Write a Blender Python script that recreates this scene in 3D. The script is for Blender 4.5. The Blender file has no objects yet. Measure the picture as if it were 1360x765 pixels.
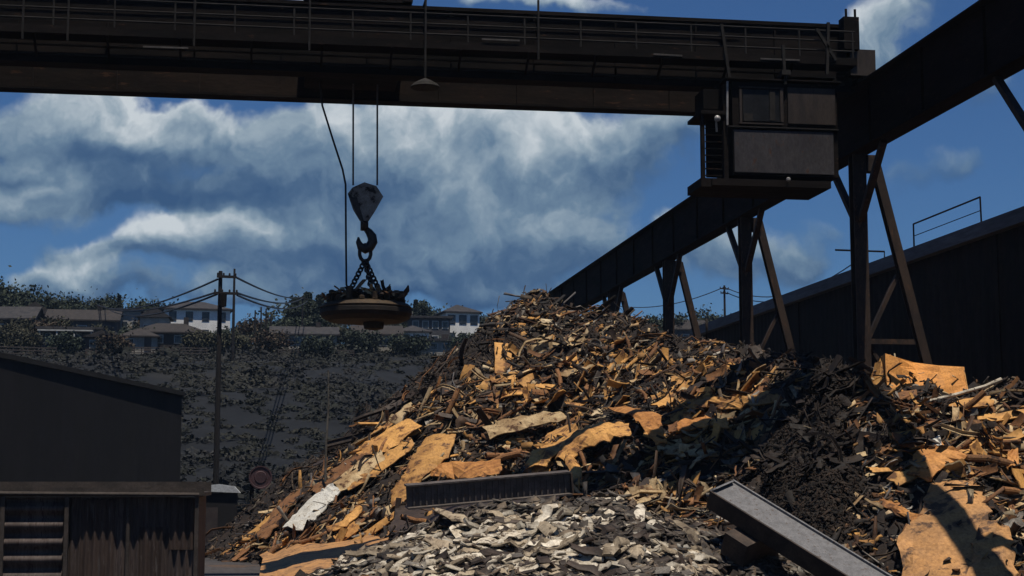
import bpy, math, random
import numpy as np
from mathutils import Vector, Matrix
random.seed(7); RNG = np.random.default_rng(11)
C = bpy.context.scene.collection
SC = bpy.context.scene
R = math.radians
EYE = 3.0
# ------------------------------------------------------------------ camera
PW, PH, F = 1360, 765, 2150.0
PSI, TH = R(8.66), R(6.96)
FWD = Vector((math.sin(PSI)*math.cos(TH), math.cos(PSI)*math.cos(TH), math.sin(TH)))
RGT = Vector((math.cos(PSI), -math.sin(PSI), 0))
UPV = RGT.cross(FWD)
cd = bpy.data.cameras.new('camera'); cam = bpy.data.objects.new('camera', cd); C.objects.link(cam)
cd.sensor_width = 36; cd.lens = 36*F/PW; cd.clip_end = 6000; cd.clip_start = .1
cam.location = (0, 0, EYE)
cam.rotation_euler = Matrix((RGT, UPV, -FWD)).transposed().to_euler()
SC.camera = cam

def ray(px, py):
    return (FWD*F + RGT*(px-PW/2) + UPV*(PH/2-py)).normalized()
def at(px, py, Y):
    d = ray(px, py); t = Y/d.y
    return Vector((d.x*t, Y, EYE+d.z*t))
def proj(X, Y, Z):
    dx, dy, dz = X, Y, Z-EYE
    f = dx*FWD.x+dy*FWD.y+dz*FWD.z
    return PW/2+F*(dx*RGT.x+dy*RGT.y)/f, PH/2-F*(dx*UPV.x+dy*UPV.y+dz*UPV.z)/f

# ------------------------------------------------------------------ light
SUN_L = Vector((-.05, .27, -1.0)).normalized()          # direction light travels
sd = bpy.data.lights.new('sun', 'SUN'); so = bpy.data.objects.new('sun', sd); C.objects.link(so)
sd.energy = 5.0; sd.angle = R(.5); sd.color = (1, .93, .82)
so.rotation_euler = SUN_L.to_track_quat('-Z', 'Y').to_euler()
so.location = (40, -60, 80)

# ------------------------------------------------------------------ node helpers
class NT:
    def __init__(s, nt): s.nt = nt; s.n = nt.nodes; s.l = nt.links
    def new(s, t, **kw):
        n = s.n.new(t)
        for k, v in kw.items(): setattr(n, k, v)
        return n
    def link(s, a, b): s.l.new(a, b)
    def math(s, op, a, b=None, c=None, clamp=False):
        n = s.n.new('ShaderNodeMath'); n.operation = op; n.use_clamp = clamp
        for i, v in enumerate((a, b, c)):
            if v is None: continue
            if isinstance(v, (int, float)): n.inputs[i].default_value = v
            else: s.l.new(v, n.inputs[i])
        return n.outputs[0]
    def vmath(s, op, a, b=None):
        n = s.n.new('ShaderNodeVectorMath'); n.operation = op
        for i, v in enumerate((a, b)):
            if v is None: continue
            if isinstance(v, (tuple, list, Vector)): n.inputs[i].default_value = tuple(v)
            else: s.l.new(v, n.inputs[i])
        return n
    def noise(s, vec, scale, detail=6, rough=.55):
        n = s.n.new('ShaderNodeTexNoise'); n.inputs['Scale'].default_value = scale
        n.inputs['Detail'].default_value = detail; n.inputs['Roughness'].default_value = rough
        if vec is not None: s.l.new(vec, n.inputs['Vector'])
        return n.outputs['Fac']
    def mix(s, fac, a, b, bt='MIX'):
        n = s.n.new('ShaderNodeMix'); n.data_type = 'RGBA'; n.blend_type = bt
        for sock, v in ((n.inputs[0], fac), (n.inputs[6], a), (n.inputs[7], b)):
            if isinstance(v, (int, float)): sock.default_value = v
            elif isinstance(v, (tuple, list)): sock.default_value = (*v[:3], 1)
            else: s.l.new(v, sock)
        return n.outputs[2]
    def ramp(s, fac, stops, interp='LINEAR'):
        n = s.n.new('ShaderNodeValToRGB'); cr = n.color_ramp; cr.interpolation = interp
        while len(cr.elements) < len(stops): cr.elements.new(.5)
        for e, (p, c) in zip(cr.elements, stops):
            e.position = p; e.color = (*c[:3], 1) if not isinstance(c, (int, float)) else (c, c, c, 1)
        s.l.new(fac, n.inputs[0]); return n.outputs[0]
    def maprange(s, v, a, b, c=0., d=1., smooth=True):
        n = s.n.new('ShaderNodeMapRange'); n.interpolation_type = 'SMOOTHSTEP' if smooth else 'LINEAR'
        s.l.new(v, n.inputs[0])
        for i, x in enumerate((a, b, c, d)): n.inputs[i+1].default_value = x
        return n.outputs[0]

def mat(name, c1, c2, scale=2., rough=.75, metal=0., bump=.25, rnd=0., stretch=(1, 1, 1), spots=None, islands=None, spot_scale=6., spot_at=.56, bscale=None, spec=.3):
    """two colours of the same surface mixed by noise; spots = a third colour (rust, dirt) in patches; islands = list of colours, one per loose piece"""
    m = bpy.data.materials.new(name); m.use_nodes = True
    t = NT(m.node_tree); b = t.n['Principled BSDF']
    tc = t.new('ShaderNodeTexCoord').outputs['Object']
    v = t.vmath('MULTIPLY', tc, stretch).outputs[0]
    oi = t.new('ShaderNodeObjectInfo')
    if rnd: v = t.vmath('ADD', v, None); t.link(oi.outputs['Random'], v.inputs[1]); v = v.outputs[0]
    f = t.noise(v, scale, 8, .62)
    f = t.maprange(f, .36, .64)
    if islands:
        isl = t.new('ShaderNodeNewGeometry').outputs['Random Per Island']
        n = len(islands)
        base = t.ramp(isl, [(i/n, c) for i, c in enumerate(islands)], 'CONSTANT')
        col = t.mix(t.math('MULTIPLY', f, .6), base, c2)
        r2 = t.math('FRACT', t.math('MULTIPLY', isl, 91.7))
        col = t.mix(1., col, t.ramp(r2, [(0, .45), (1, 1.15)]), 'MULTIPLY')
    else:
        col = t.mix(f, c1, c2)
    if spots:
        g = t.noise(v, spot_scale, 7, .65)
        col = t.mix(t.maprange(g, spot_at-.03, spot_at+.05), col, spots)
    if rnd:
        k = t.math('MULTIPLY_ADD', oi.outputs['Random'], rnd, 1-rnd*.6)
        cc = t.new('ShaderNodeCombineColor')
        for i in range(3): t.link(k, cc.inputs[i])
        col = t.mix(1., col, cc.outputs[0], 'MULTIPLY')
    wv_ = t.vmath('MULTIPLY', v, (1, .45, 1)).outputs[0]
    wr = t.ramp(t.noise(wv_, scale*11, 5, .7), [(.32, (.62, .60, .58)), (.62, (1.08, 1.08, 1.08))])
    col = t.mix(1., col, wr, 'MULTIPLY')
    t.link(col, b.inputs['Base Color'])
    b.inputs['Metallic'].default_value = metal
    b.inputs['Specular IOR Level'].default_value = spec
    rr = t.math('MULTIPLY_ADD', t.noise(v, scale*2.3, 4), .35, rough-.17)
    t.link(rr, b.inputs['Roughness'])
    if bump:
        bn = t.new('ShaderNodeBump'); bn.inputs['Strength'].default_value = bump; bn.inputs['Distance'].default_value = .05
        t.link(t.noise(v, bscale or scale*4, 6, .6), bn.inputs['Height']); t.link(bn.outputs[0], b.inputs['Normal'])
    return m

M = {}
M['black_steel'] = mat('black_steel', (.006, .005, .0045), (.014, .0105, .009), 1.2, .9, .1, .25, stretch=(.3, 1, 1), spots=(.04, .022, .014), spot_at=.64, spec=.08)
M['girder_steel'] = mat('girder_steel', (.012, .009, .007), (.023, .016, .012), 1.0, .9, .1, .25, stretch=(.25, 1, 1.2), spots=(.05, .027, .017), spot_at=.62, spec=.08)
M['runway_steel'] = mat('runway_steel', (.010, .006, .004), (.018, .010, .0065), .9, .9, .1, .25, stretch=(1, .25, 1), spots=(.03, .016, .010), spot_at=.62, spec=.08)
M['leg_steel'] = mat('leg_steel', (.02, .013, .010), (.05, .03, .019), 1.4, .75, .1, .3, stretch=(1, 1, .4), spots=(.075, .038, .02), spot_at=.6)
M['cab_paint'] = mat('cab_paint', (.034, .030, .031), (.05, .044, .044), 1.5, .55, .1, .1, stretch=(1, 1, .5), spots=(.06, .03, .018), spot_at=.63)
M['cab_brown'] = mat('cab_brown', (.020, .014, .011), (.036, .025, .018), 2.2, .6, .1, .12, stretch=(1.5, 1, .4))
M['rail_grey'] = mat('rail_grey', (.009, .0075, .0065), (.019, .016, .0135), 3., .9, 0., .1)
M['tray'] = mat('tray_grey', (.04, .036, .032), (.075, .065, .058), 3., .7, 0., .1)
M['dark_glass'] = mat('dark_glass', (.008, .008, .008), (.015, .015, .015), 2, .45, 0, 0, spec=.15)
M['lamp'] = mat('lamp_white', (.30, .29, .27), (.2, .19, .18), 4, .4, 0, 0)
M['rope'] = mat('rope', (.10, .09, .088), (.16, .145, .14), 12, .6, .4, .1)
M['cable'] = mat('cable', (.012, .012, .013), (.02, .02, .02), 6, .6, 0, 0)
M['block'] = mat('block_paint', (.24, .22, .19), (.12, .10, .08), 3., .6, .2, .3, spots=(.02, .014, .01), spot_at=.55, spot_scale=3)
M['hook'] = mat('hook_steel', (.03, .026, .024), (.055, .045, .04), 5, .5, .5, .2)
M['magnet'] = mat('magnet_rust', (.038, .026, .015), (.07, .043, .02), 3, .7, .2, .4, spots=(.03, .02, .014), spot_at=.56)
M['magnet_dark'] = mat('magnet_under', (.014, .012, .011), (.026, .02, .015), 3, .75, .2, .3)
M['shed_wall'] = mat('shed_wall', (.045, .032, .027), (.08, .06, .052), 1.2, .75, .1, .2, stretch=(2.5, 1, .25), spots=(.035, .02, .016), spot_at=.57)
M['shed_patch'] = mat('shed_patch', (.032, .02, .015), (.055, .036, .028), 1.4, .8, .1, .2, stretch=(2.5, 1, .25), spots=(.075, .062, .055), spot_at=.6)
M['shed_roof'] = mat('shed_roof', (.055, .042, .034), (.033, .026, .021), 1.6, .8, 0, .3)
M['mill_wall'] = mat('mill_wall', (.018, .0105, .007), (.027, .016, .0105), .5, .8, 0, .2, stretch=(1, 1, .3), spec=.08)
M['mill_fascia'] = mat('mill_fascia', (.10, .09, .085), (.16, .145, .135), .8, .7, 0, .1, stretch=(1, .2, 1))
M['warehouse'] = mat('warehouse_wall', (.0058, .0052, .006), (.009, .0078, .0085), .35, .85, 0, .1, stretch=(1, 1, .3))
M['warehouse_roof'] = mat('warehouse_roof', (.009, .009, .009), (.014, .013, .013), .4, .9, 0, .2)
M['pole_wood'] = mat('pole_wood', (.008, .007, .007), (.015, .012, .011), 3, .85, 0, .3, stretch=(1, 1, .1))
M['pale_pole'] = mat('pale_pole', (.11, .105, .09), (.05, .047, .04), 3, .7, 0, .1)
M['bark'] = mat('bark', (.03, .022, .016), (.05, .037, .028), 4, .9, 0, .4, stretch=(1, 1, .3))
M['leaf_dark'] = mat('leaf_dark', (.012, .02, .012), (.03, .04, .02), 1.2, .75, 0, 0, rnd=.5)
M['leaf_olive'] = mat('leaf_olive', (.03, .032, .017), (.055, .05, .026), 1.0, .8, 0, 0, rnd=.4)
M['leaf_rust'] = mat('leaf_rust', (.06, .034, .02), (.04, .035, .02), 1.0, .8, 0, 0, rnd=.4)
M['wall_white'] = mat('wall_white', (.8, .79, .75), (.68, .67, .64), .8, .8, 0, .05)
M['wall_cream'] = mat('wall_cream', (.34, .32, .28), (.24, .225, .2), .8, .8, 0, .05)
M['wall_grey'] = mat('wall_grey', (.07, .069, .074), (.05, .049, .053), .8, .8, 0, .05)
M['wall_brown'] = mat('wall_brown', (.03, .022, .02), (.02, .016, .015), .8, .8, 0, .05)
M['wall_pink'] = mat('wall_pink', (.065, .045, .04), (.045, .033, .03), .8, .8, 0, .05)
M['roof_dark'] = mat('roof_dark', (.022, .021, .024), (.04, .037, .038), 1.5, .85, 0, .2)
M['roof_brown'] = mat('roof_brown', (.022, .019, .018), (.034, .028, .026), 1.5, .85, 0, .2)
M['pane'] = mat('pane', (.015, .018, .024), (.03, .034, .04), 1, .2, 0, 0, spec=.5)
M['trim_white'] = mat('trim_white', (.42, .42, .40), (.33, .33, .32), 2, .7, 0, 0)
M['door_dark'] = mat('door_dark', (.03, .022, .02), (.045, .034, .03), 2, .6, 0, 0)
M['fence_wood'] = mat('fence_wood', (.05, .042, .037), (.075, .06, .052), 2, .9, 0, .2)
M['tank_pink'] = mat('tank_red', (.06, .028, .031), (.04, .02, .023), 2.5, .7, 0, .2)
M['white_roof'] = mat('white_roof', (.42, .44, .45), (.34, .35, .36), 1, .7, 0, .1)
# scrap
OCHRE = (.54, .28, .08); ORANGE = (.52, .235, .065); TAN = (.48, .35, .19); RUST = (.20, .09, .036); BROWN = (.09, .05, .028)
GREY = (.22, .205, .185); PALE = (.42, .38, .32); DARK = (.025, .02, .017); STEEL = (.10, .098, .10); WHITE = (.6, .58, .52); CREAM = (.54, .43, .27)
RUSTD = (.075, .032, .014)
M['s_ochre'] = mat('ochre_scrap', OCHRE, (.34, .165, .05), 1.2, .75, .0, .4, rnd=.5, spots=(.13, .058, .022), spot_at=.57, spot_scale=2.4)
M['s_orange'] = mat('orange_scrap', ORANGE, (.36, .15, .04), 1.2, .75, .0, .35, rnd=.35, spots=(.15, .06, .02), spot_at=.59, spot_scale=2.0)
M['s_box'] = mat('box_scrap', (.66, .29, .07), (.54, .23, .055), 1.4, .75, .0, .3, spots=(.25, .10, .03), spot_at=.62, spot_scale=2.2)
M['s_tan'] = mat('tan_scrap', TAN, (.28, .18, .085), 1.6, .7, .1, .4, rnd=.5, spots=RUSTD, spot_at=.58, spot_scale=3)
M['s_rust'] = mat('rust_scrap', RUST, (.22, .105, .04), 1.8, .8, .1, .4, rnd=.6, spots=(.04, .02, .012), spot_at=.57, spot_scale=3)
M['s_dark'] = mat('dark_scrap', (.03, .022, .018), (.06, .042, .032), 2, .65, .3, .3, rnd=.5)
M['s_grey'] = mat('grey_scrap', (.15,.135,.115), (.085, .072, .062), 2, .55, .3, .3, rnd=.5, spots=(.10, .055, .03), spot_at=.6)
M['s_pale'] = mat('pale_scrap', (.56,.50,.40), (.29, .24, .17), 2.2, .6, .1, .5, rnd=.85, spots=(.07, .048, .033), spot_at=.56, spot_scale=4)
M['s_cream'] = mat('cream_scrap', (.36,.29,.20), (.21, .16, .105), 2.2, .65, .1, .5, rnd=.6, spots=(.06, .04, .025), spot_at=.56)
M['s_black'] = mat('black_scrap', (.010, .007, .0055), (.022, .013, .008), 2, .75, .2, .3, rnd=.6)  # for loose pieces on the mound: crane shadow painted as near-black
M['s_white'] = mat('white_scrap', WHITE, (.5, .47, .4), 2, .55, 0, .2, rnd=.2, spots=(.2, .13, .07), spot_at=.62)
M['s_beam'] = mat('beam_scrap', (.12, .118, .122), (.165, .162, .166), 5, .6, .2, .4, spots=(.09, .07, .06), spot_at=.6, spot_scale=9)
M['s_ribbed'] = mat('ribbed_scrap', (.075, .062, .055), (.125, .105, .092), 2.4, .65, .2, .3, spots=(.12, .07, .04), spot_at=.62)
M['s_bigplate'] = mat('bigplate_scrap', (.46, .235, .085), (.31, .165, .07), 1.3, .75, .1, .4, spots=(.09, .05, .03), spot_at=.57, spot_scale=1.6)
M['h_mix'] = mat('heap_mixed', BROWN, (.07, .04, .022), 3, .75, .1, .3, islands=[DARK, TAN, RUSTD, BROWN, RUST, TAN, (.03, .022, .018), GREY, OCHRE, (.05, .035, .026), STEEL, CREAM, RUST, DARK, OCHRE, PALE])  # near-black islands stand for the shaded gaps between pieces
M['h_fine'] = mat('heap_fine', BROWN, (.075, .046, .028), 3, .75, .1, .3, islands=[DARK, BROWN, RUSTD, (.13, .085, .05), (.05, .038, .03), RUST, DARK, STEEL, (.2, .15, .10), (.06, .05, .045), BROWN, (.3, .25, .18)])
M['h_ochre'] = mat('heap_ochre', BROWN, (.22, .10, .035), 3, .75, .1, .3, islands=[OCHRE, TAN, RUST, CREAM, BROWN, (.44, .23, .06), RUSTD, TAN, DARK, OCHRE, DARK])
M['h_black'] = mat('heap_black', DARK, (.03, .02, .013), 3, .75, .1, .3, islands=[(.012,.009,.008), (.02,.014,.011), (.035,.022,.015), (.016,.013,.012), (.05,.03,.018), (.012,.010,.009), (.028,.02,.016), (.09,.06,.035)])
M['h_pale'] = mat('heap_pale', BROWN, (.13, .10, .075), 3, .65, .1, .4, islands=[(.17,.15,.12), DARK, (.06,.052,.045), DARK, (.10,.085,.07), (.03,.024,.02), (.05,.04,.034), (.16,.12,.08), DARK, (.28,.26,.22), (.03,.024,.02), (.12,.08,.05), (.05,.04,.03)])  # small shards darkened so gaps between pale lumps look shaded
M['h_dark'] = mat('heap_shade', (.02, .014, .010), (.03, .018, .011), 3, .85, .1, .3, islands=[(.009, .006, .0045), (.013, .008, .005), (.02, .012, .007), (.008, .006, .005), (.03, .016, .009), (.011, .008, .006)])  # the crane's cast shadow put into the mound's colour
M['heap_base'] = mat('heap_base', (.010, .007, .006), (.022, .014, .010), 1.5, .9, 0, .6, spots=(.05, .027, .015), spot_at=.64)  # very dark, painting deep shade into the gaps between scrap pieces
M['dirt'] = mat('dirt', (.035, .032, .032), (.055, .048, .046), .35, .95, 0, .5, spots=(.08, .05, .032), spot_at=.6, spot_scale=.25, bscale=5)
M['hill'] = mat('hill_scrub', (.0028, .0037, .0052), (.0052, .0064, .0082), .09, .95, 0, .6, spots=(.009, .0088, .008), spot_at=.6, spot_scale=.05, bscale=1.6)  # cloud shade, shaded gaps and distance haze put into the ground colour
M['scrub'] = mat('scrub', (.016, .018, .012), (.03, .028, .02), .1, .9, 0, 0, islands=[(.009, .012, .010), (.012, .015, .012), (.010, .012, .011), (.008, .0105, .009)])
M['scrub_olive'] = mat('scrub_olive', (.016, .018, .012), (.03, .028, .02), .1, .9, 0, 0, islands=[(.014, .0155, .011), (.018, .019, .014), (.012, .014, .0105)])
M['scrub_grey'] = mat('scrub_grey', (.016, .018, .016), (.03, .028, .026), .1, .9, 0, 0, islands=[(.015, .0165, .0165), (.019, .020, .020), (.012, .0135, .014)])

# ------------------------------------------------------------------ mesh helpers
ORG = {}
class MB:
    def __init__(s): s.v = []; s.f = []
    def add(s, vs, fs):
        k = len(s.v); s.v += [Vector(v) for v in vs]; s.f += [tuple(i+k for i in f) for f in fs]; return s
    def box(s, lo, hi, M4=None):
        x0, y0, z0 = lo; x1, y1, z1 = hi
        vs = [(x0,y0,z0),(x1,y0,z0),(x1,y1,z0),(x0,y1,z0),(x0,y0,z1),(x1,y0,z1),(x1,y1,z1),(x0,y1,z1)]
        if M4 is not None: vs = [M4 @ Vector(v) for v in vs]
        return s.add(vs, [(0,3,2,1),(4,5,6,7),(0,1,5,4),(1,2,6,5),(2,3,7,6),(3,0,4,7)])
    def beam(s, p0, p1, w, h, up=(0,0,1)):
        p0, p1 = Vector(p0), Vector(p1); d = (p1-p0).normalized(); up = Vector(up)
        a = d.cross(up)
        if a.length < 1e-3: a = d.cross(Vector((0,1,0)))
        a.normalize(); b = a.cross(d)
        vs = [p + a*sx*w/2 + b*sy*h/2 for p in (p0, p1) for sx, sy in ((-1,-1),(1,-1),(1,1),(-1,1))]
        return s.add(vs, [(0,1,2,3)[::-1],(4,5,6,7),(0,1,5,4),(1,2,6,5),(2,3,7,6),(3,0,4,7)])
    def hbeam(s, p0, p1, w, h, t=.04, up=(0,0,1)):
        """rolled section: two flanges and a web"""
        p0, p1 = Vector(p0), Vector(p1); d = (p1-p0).normalized(); up = Vector(up)
        a = d.cross(up)
        if a.length < 1e-3: a = d.cross(Vector((0,1,0)))
        a.normalize(); b = a.cross(d)
        s.beam(p0+b*(h/2-t/2), p1+b*(h/2-t/2), w, t, b); s.beam(p0-b*(h/2-t/2), p1-b*(h/2-t/2), w, t, b)
        return s.beam(p0, p1, t, h-2*t, b)
    def tube(s, pts, r, n=8, closed=False):
        pts = [Vector(p) for p in pts]; rs = r if isinstance(r, (list, tuple)) else [r]*len(pts)
        k = len(s.v); m = len(pts); ref = None
        for i, p in enumerate(pts):
            d = (pts[(i+1) % m]-pts[i-1]) if closed else (pts[min(i+1, m-1)]-pts[max(i-1, 0)])
            d.normalize()
            if ref is None: ref = d.orthogonal().normalized()
            ref = (ref - d*ref.dot(d)).normalized(); b = d.cross(ref)
            for j in range(n):
                a = 2*math.pi*j/n; s.v.append(p + (ref*math.cos(a)+b*math.sin(a))*rs[i])
        for i in range(m if closed else m-1):
            for j in range(n):
                i2 = (i+1) % m
                s.f.append((k+i*n+j, k+i*n+(j+1)%n, k+i2*n+(j+1)%n, k+i2*n+j))
        if not closed:
            s.f.append(tuple(k+j for j in range(n))[::-1]); s.f.append(tuple(k+(m-1)*n+j for j in range(n)))
        return s
    def lathe(s, prof, c, n=32, axis='Z'):
        k = len(s.v); c = Vector(c)
        for (r, z) in prof:
            for j in range(n):
                a = 2*math.pi*j/n
                if axis == 'Z': s.v.append(c+Vector((r*math.cos(a), r*math.sin(a), z)))
                elif axis == 'Y': s.v.append(c+Vector((r*math.cos(a), z, r*math.sin(a))))
                else: s.v.append(c+Vector((z, r*math.cos(a), r*math.sin(a))))
        for i in range(len(prof)-1):
            for j in range(n):
                s.f.append((k+i*n+j, k+i*n+(j+1)%n, k+(i+1)*n+(j+1)%n, k+(i+1)*n+j))
        s.f.append(tuple(k+j for j in range(n))[::-1]); s.f.append(tuple(k+(len(prof)-1)*n+j for j in range(n)))
        return s
    def prism(s, poly, d):
        """closed polygon (3-D points) extruded by vector d"""
        n = len(poly); d = Vector(d); vs = [Vector(p) for p in poly]; vs += [v+d for v in vs]
        return s.add(vs, [tuple(range(n))[::-1], tuple(range(n, 2*n))] + [(i, (i+1)%n, n+(i+1)%n, n+i) for i in range(n)])
    def build(s, name, m, parent=None, loc=None, smooth=False):
        if parent is not None: o3 = ORG[parent.name]
        else: o3 = Vector(loc) if loc is not None else Vector((0,0,0))
        me = bpy.data.meshes.new(name)
        me.from_pydata([tuple(v-o3) for v in s.v], [], s.f)
        mm = m if isinstance(m, bpy.types.Material) else M[m]
        me.materials.append(mm)
        if smooth: me.polygons.foreach_set('use_smooth', [True]*len(me.polygons))
        me.update()
        o = bpy.data.objects.new(name, me); C.objects.link(o)
        if parent is not None: o.parent = parent
        else: o.location = o3
        ORG[o.name] = o3
        return o

def tag(o, label=None, cat=None, group=None, kind=None):
    for k, v in (('label', label), ('category', cat), ('group', group), ('kind', kind)):
        if v: o[k] = v
    return o
def thing(name, label, cat, loc, group=None):
    o = bpy.data.objects.new(name, None); C.objects.link(o); o.location = loc
    o.empty_display_size = .3
    ORG[o.name] = Vector(loc); return tag(o, label, cat, group)
def copy_tree(o, parent=None):
    c = o.copy(); C.objects.link(c)
    if parent is not None: c.parent = parent
    for ch in list(o.children): copy_tree(ch, c)
    return c

# numpy value noise
def vnoise(x, y, seed=0):
    xi = np.floor(x).astype(np.int64); yi = np.floor(y).astype(np.int64); fx = x-xi; fy = y-yi
    def hsh(a, b):
        n = (a*374761393 + b*668265263 + seed*1442695041) & 0xffffffff
        n = ((n ^ (n >> 13))*1274126177) & 0xffffffff
        return ((n ^ (n >> 16)) & 0xffff)/65535.
    u = fx*fx*(3-2*fx); v = fy*fy*(3-2*fy)
    return (hsh(xi, yi)*(1-u)+hsh(xi+1, yi)*u)*(1-v)+(hsh(xi, yi+1)*(1-u)+hsh(xi+1, yi+1)*u)*v
def fbm(x, y, oct=4, seed=0):
    s = 0; a = .5; 
    for i in range(oct): s = s + a*(vnoise(x*2**i, y*2**i, seed+i)-.5); a *= .5
    return s
def sstep(x): x = np.clip(x, 0, 1); return x*x*(3-2*x)

def np_mesh(name, V, Fq, mats, mi=None, smooth=False):
    me = bpy.data.meshes.new(name); V = np.asarray(V, np.float32); Fq = np.asarray(Fq, np.int32)
    me.vertices.add(len(V)); me.vertices.foreach_set('co', V.ravel())
    me.loops.add(Fq.size); me.loops.foreach_set('vertex_index', Fq.ravel())
    me.polygons.add(len(Fq)); me.polygons.foreach_set('loop_start', np.arange(0, Fq.size, Fq.shape[1], dtype=np.int32))
    for m in mats: me.materials.append(M[m])
    if mi is not None: me.polygons.foreach_set('material_index', np.asarray(mi, np.int32))
    if smooth: me.polygons.foreach_set('use_smooth', np.ones(len(Fq), bool))
    me.update(calc_edges=True); me.validate()
    o = bpy.data.objects.new(name, me); C.objects.link(o); ORG[o.name] = Vector((0,0,0)); return o
def grid_faces(nx, ny):
    i, j = np.meshgrid(np.arange(nx-1), np.arange(ny-1), indexing='ij'); a = (i*ny+j).ravel()
    return np.stack([a, a+ny, a+ny+1, a+1], 1)

# ------------------------------------------------------------------ ground and hillside
def hill_z(X, Y):
    X = np.asarray(X, float); Y = np.asarray(Y, float)
    z = 22.8*sstep((Y-112)/145.)**.9 + np.clip(Y-235, 0, 200)*.088
    z = z + np.clip((Y-112)/60, 0, 1)*(fbm(X*.02, Y*.02, 4, 5)*5 + fbm(X*.12, Y*.12, 3, 9)*1.2)*np.clip(1-(Y-200)/45, .12, 1)
    return z
def build_ground():
    m = MB(); m.add([(-1500,-1000,0),(1500,-1000,0),(1500,1600,0),(-1500,1600,0)], [(0,1,2,3)])
    tag(m.build('ground', 'dirt'), kind='structure')
    xs = np.linspace(-260, 420, 240); ys = np.concatenate([np.linspace(112, 300, 130), np.linspace(304, 900, 40)])
    Xg, Yg = np.meshgrid(xs, ys, indexing='ij'); Z = hill_z(Xg, Yg) + .02*(Yg > 112.1) - .05*(Yg < 112.1)
    o = np_mesh('hillside', np.stack([Xg, Yg, Z], -1).reshape(-1, 3), grid_faces(len(xs), len(ys)), ['hill'], smooth=True)
    tag(o, kind='structure')
    # scrub: low brush growing over nearly the whole slope, each bush a cloud of small leaves
    n = 3000; k = 46
    Y = 114+150*RNG.random(n)**.75; pxs = RNG.uniform(-40, 960, n)
    X = np.array([ray(a, 520).x/ray(a, 520).y for a in pxs])*Y; z = hill_z(X, Y)
    rb = np.exp(RNG.normal(.15, .45, n))*(.5+.9*vnoise(X*.06, Y*.06, 71)); hb = rb*RNG.uniform(.22, .6, n)
    d = RNG.normal(0, 1, (n, k, 3)); d /= np.linalg.norm(d, axis=-1, keepdims=True); d[..., 2] = np.abs(d[..., 2]); q = RNG.random((n, k, 1))**.4
    P = np.stack([X, Y, z], -1)[:, None]+d*q*np.stack([rb, rb, hb], -1)[:, None]
    a = RNG.normal(0, 1, (n, k, 3))*np.array([1, 1, .5]); a /= np.linalg.norm(a, axis=-1, keepdims=True); b = np.cross(a, RNG.normal(0, 1, (n, k, 3))*.6+np.array([0, -.5, .8])); b /= np.linalg.norm(b, axis=-1, keepdims=True)
    L = (RNG.uniform(.14, .34, (n, k, 1))*(.6+.3*rb[:, None, None]))
    V = np.stack([P-a*L, P-b*L*.6, P+a*L, P+b*L*.6], 2).reshape(-1, 3)
    tone = np.repeat(np.floor(vnoise(X*.09, Y*.09, 12)*3.2+RNG.uniform(-.6, .6, n)).clip(0, 2).astype(int), k)
    o = np_mesh('scrub', V, np.arange(len(V)).reshape(-1, 4), ['scrub', 'scrub_olive', 'scrub_grey'], tone); tag(o, kind='stuff')
build_ground()

# ------------------------------------------------------------------ scrap heap surface
def ridge(pts, slope_f, slope_b=None, sl_l=None):
    W = [at(*p) for p in pts]; return [(w.x, w.y, w.z) for w in W], slope_f
RIDGES = [
    ridge([(672,418,73),(704,401,72),(770,407,70),(828,424,68),(900,458,63),(1000,476,56.5),(1090,494,52),(1180,489,48.5),(1290,503,47.5),(1420,522,47)], .83),
    ridge([(590,690,59),(660,640,58),(760,590,57),(880,560,55),(1000,560,52)], .62),
    ridge([(500,772,44.),(580,715,42.5),(650,689,41.5),(800,687,41.5),(900,706,41.5),(1005,756,42.5)], .42),
    ridge([(1270,560,45),(1290,660,42.5),(1300,780,40.5)], .75),
]
MOUND = ridge([(1105,482,48.5),(1098,560,46),(1096,640,44.2),(1092,752,42)], 1.4)
def seg_h(P, slope, X, Y):
    h = np.full(np.shape(X), -50.)
    for (x0,y0,z0), (x1,y1,z1) in zip(P[:-1], P[1:]):
        dx, dy = x1-x0, y1-y0; L2 = dx*dx+dy*dy
        t = np.clip(((X-x0)*dx+(Y-y0)*dy)/L2, 0, 1)
        d = np.hypot(X-(x0+t*dx), Y-(y0+t*dy))
        d = np.sqrt(d*d+.25)-.5
        h = np.maximum(h, z0+t*(z1-z0)-slope*d)
    return h
def heap_smooth(X, Y):
    h = np.full(np.shape(X), -50.)
    for P, s in RIDGES: h = np.maximum(h, seg_h(P, s, X, Y))
    return h
def mound_h(X, Y): return seg_h(*MOUND, X, Y)
def heap_h(X, Y, rough=1.):
    X = np.asarray(X, float); Y = np.asarray(Y, float)
    return heap_smooth(X, Y) + rough*(fbm(X*.33, Y*.33, 3, 2)*1.5 + fbm(X*1.3, Y*1.3, 3, 3)*.7)
def hit(px, py, f=None, y0=34., y1=100.):
    d = ray(px, py); Y = np.arange(y0, y1, .05); t = Y/d.y
    X = d.x*t; Z = EYE+d.z*t
    if f is None: f = lambda x, y: np.maximum(heap_h(x, y, .6), 0)
    k = np.nonzero(Z < f(X, Y))[0]
    if len(k) == 0: return None
    k = k[0]; return Vector((X[k], Y[k], Z[k]))

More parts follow.
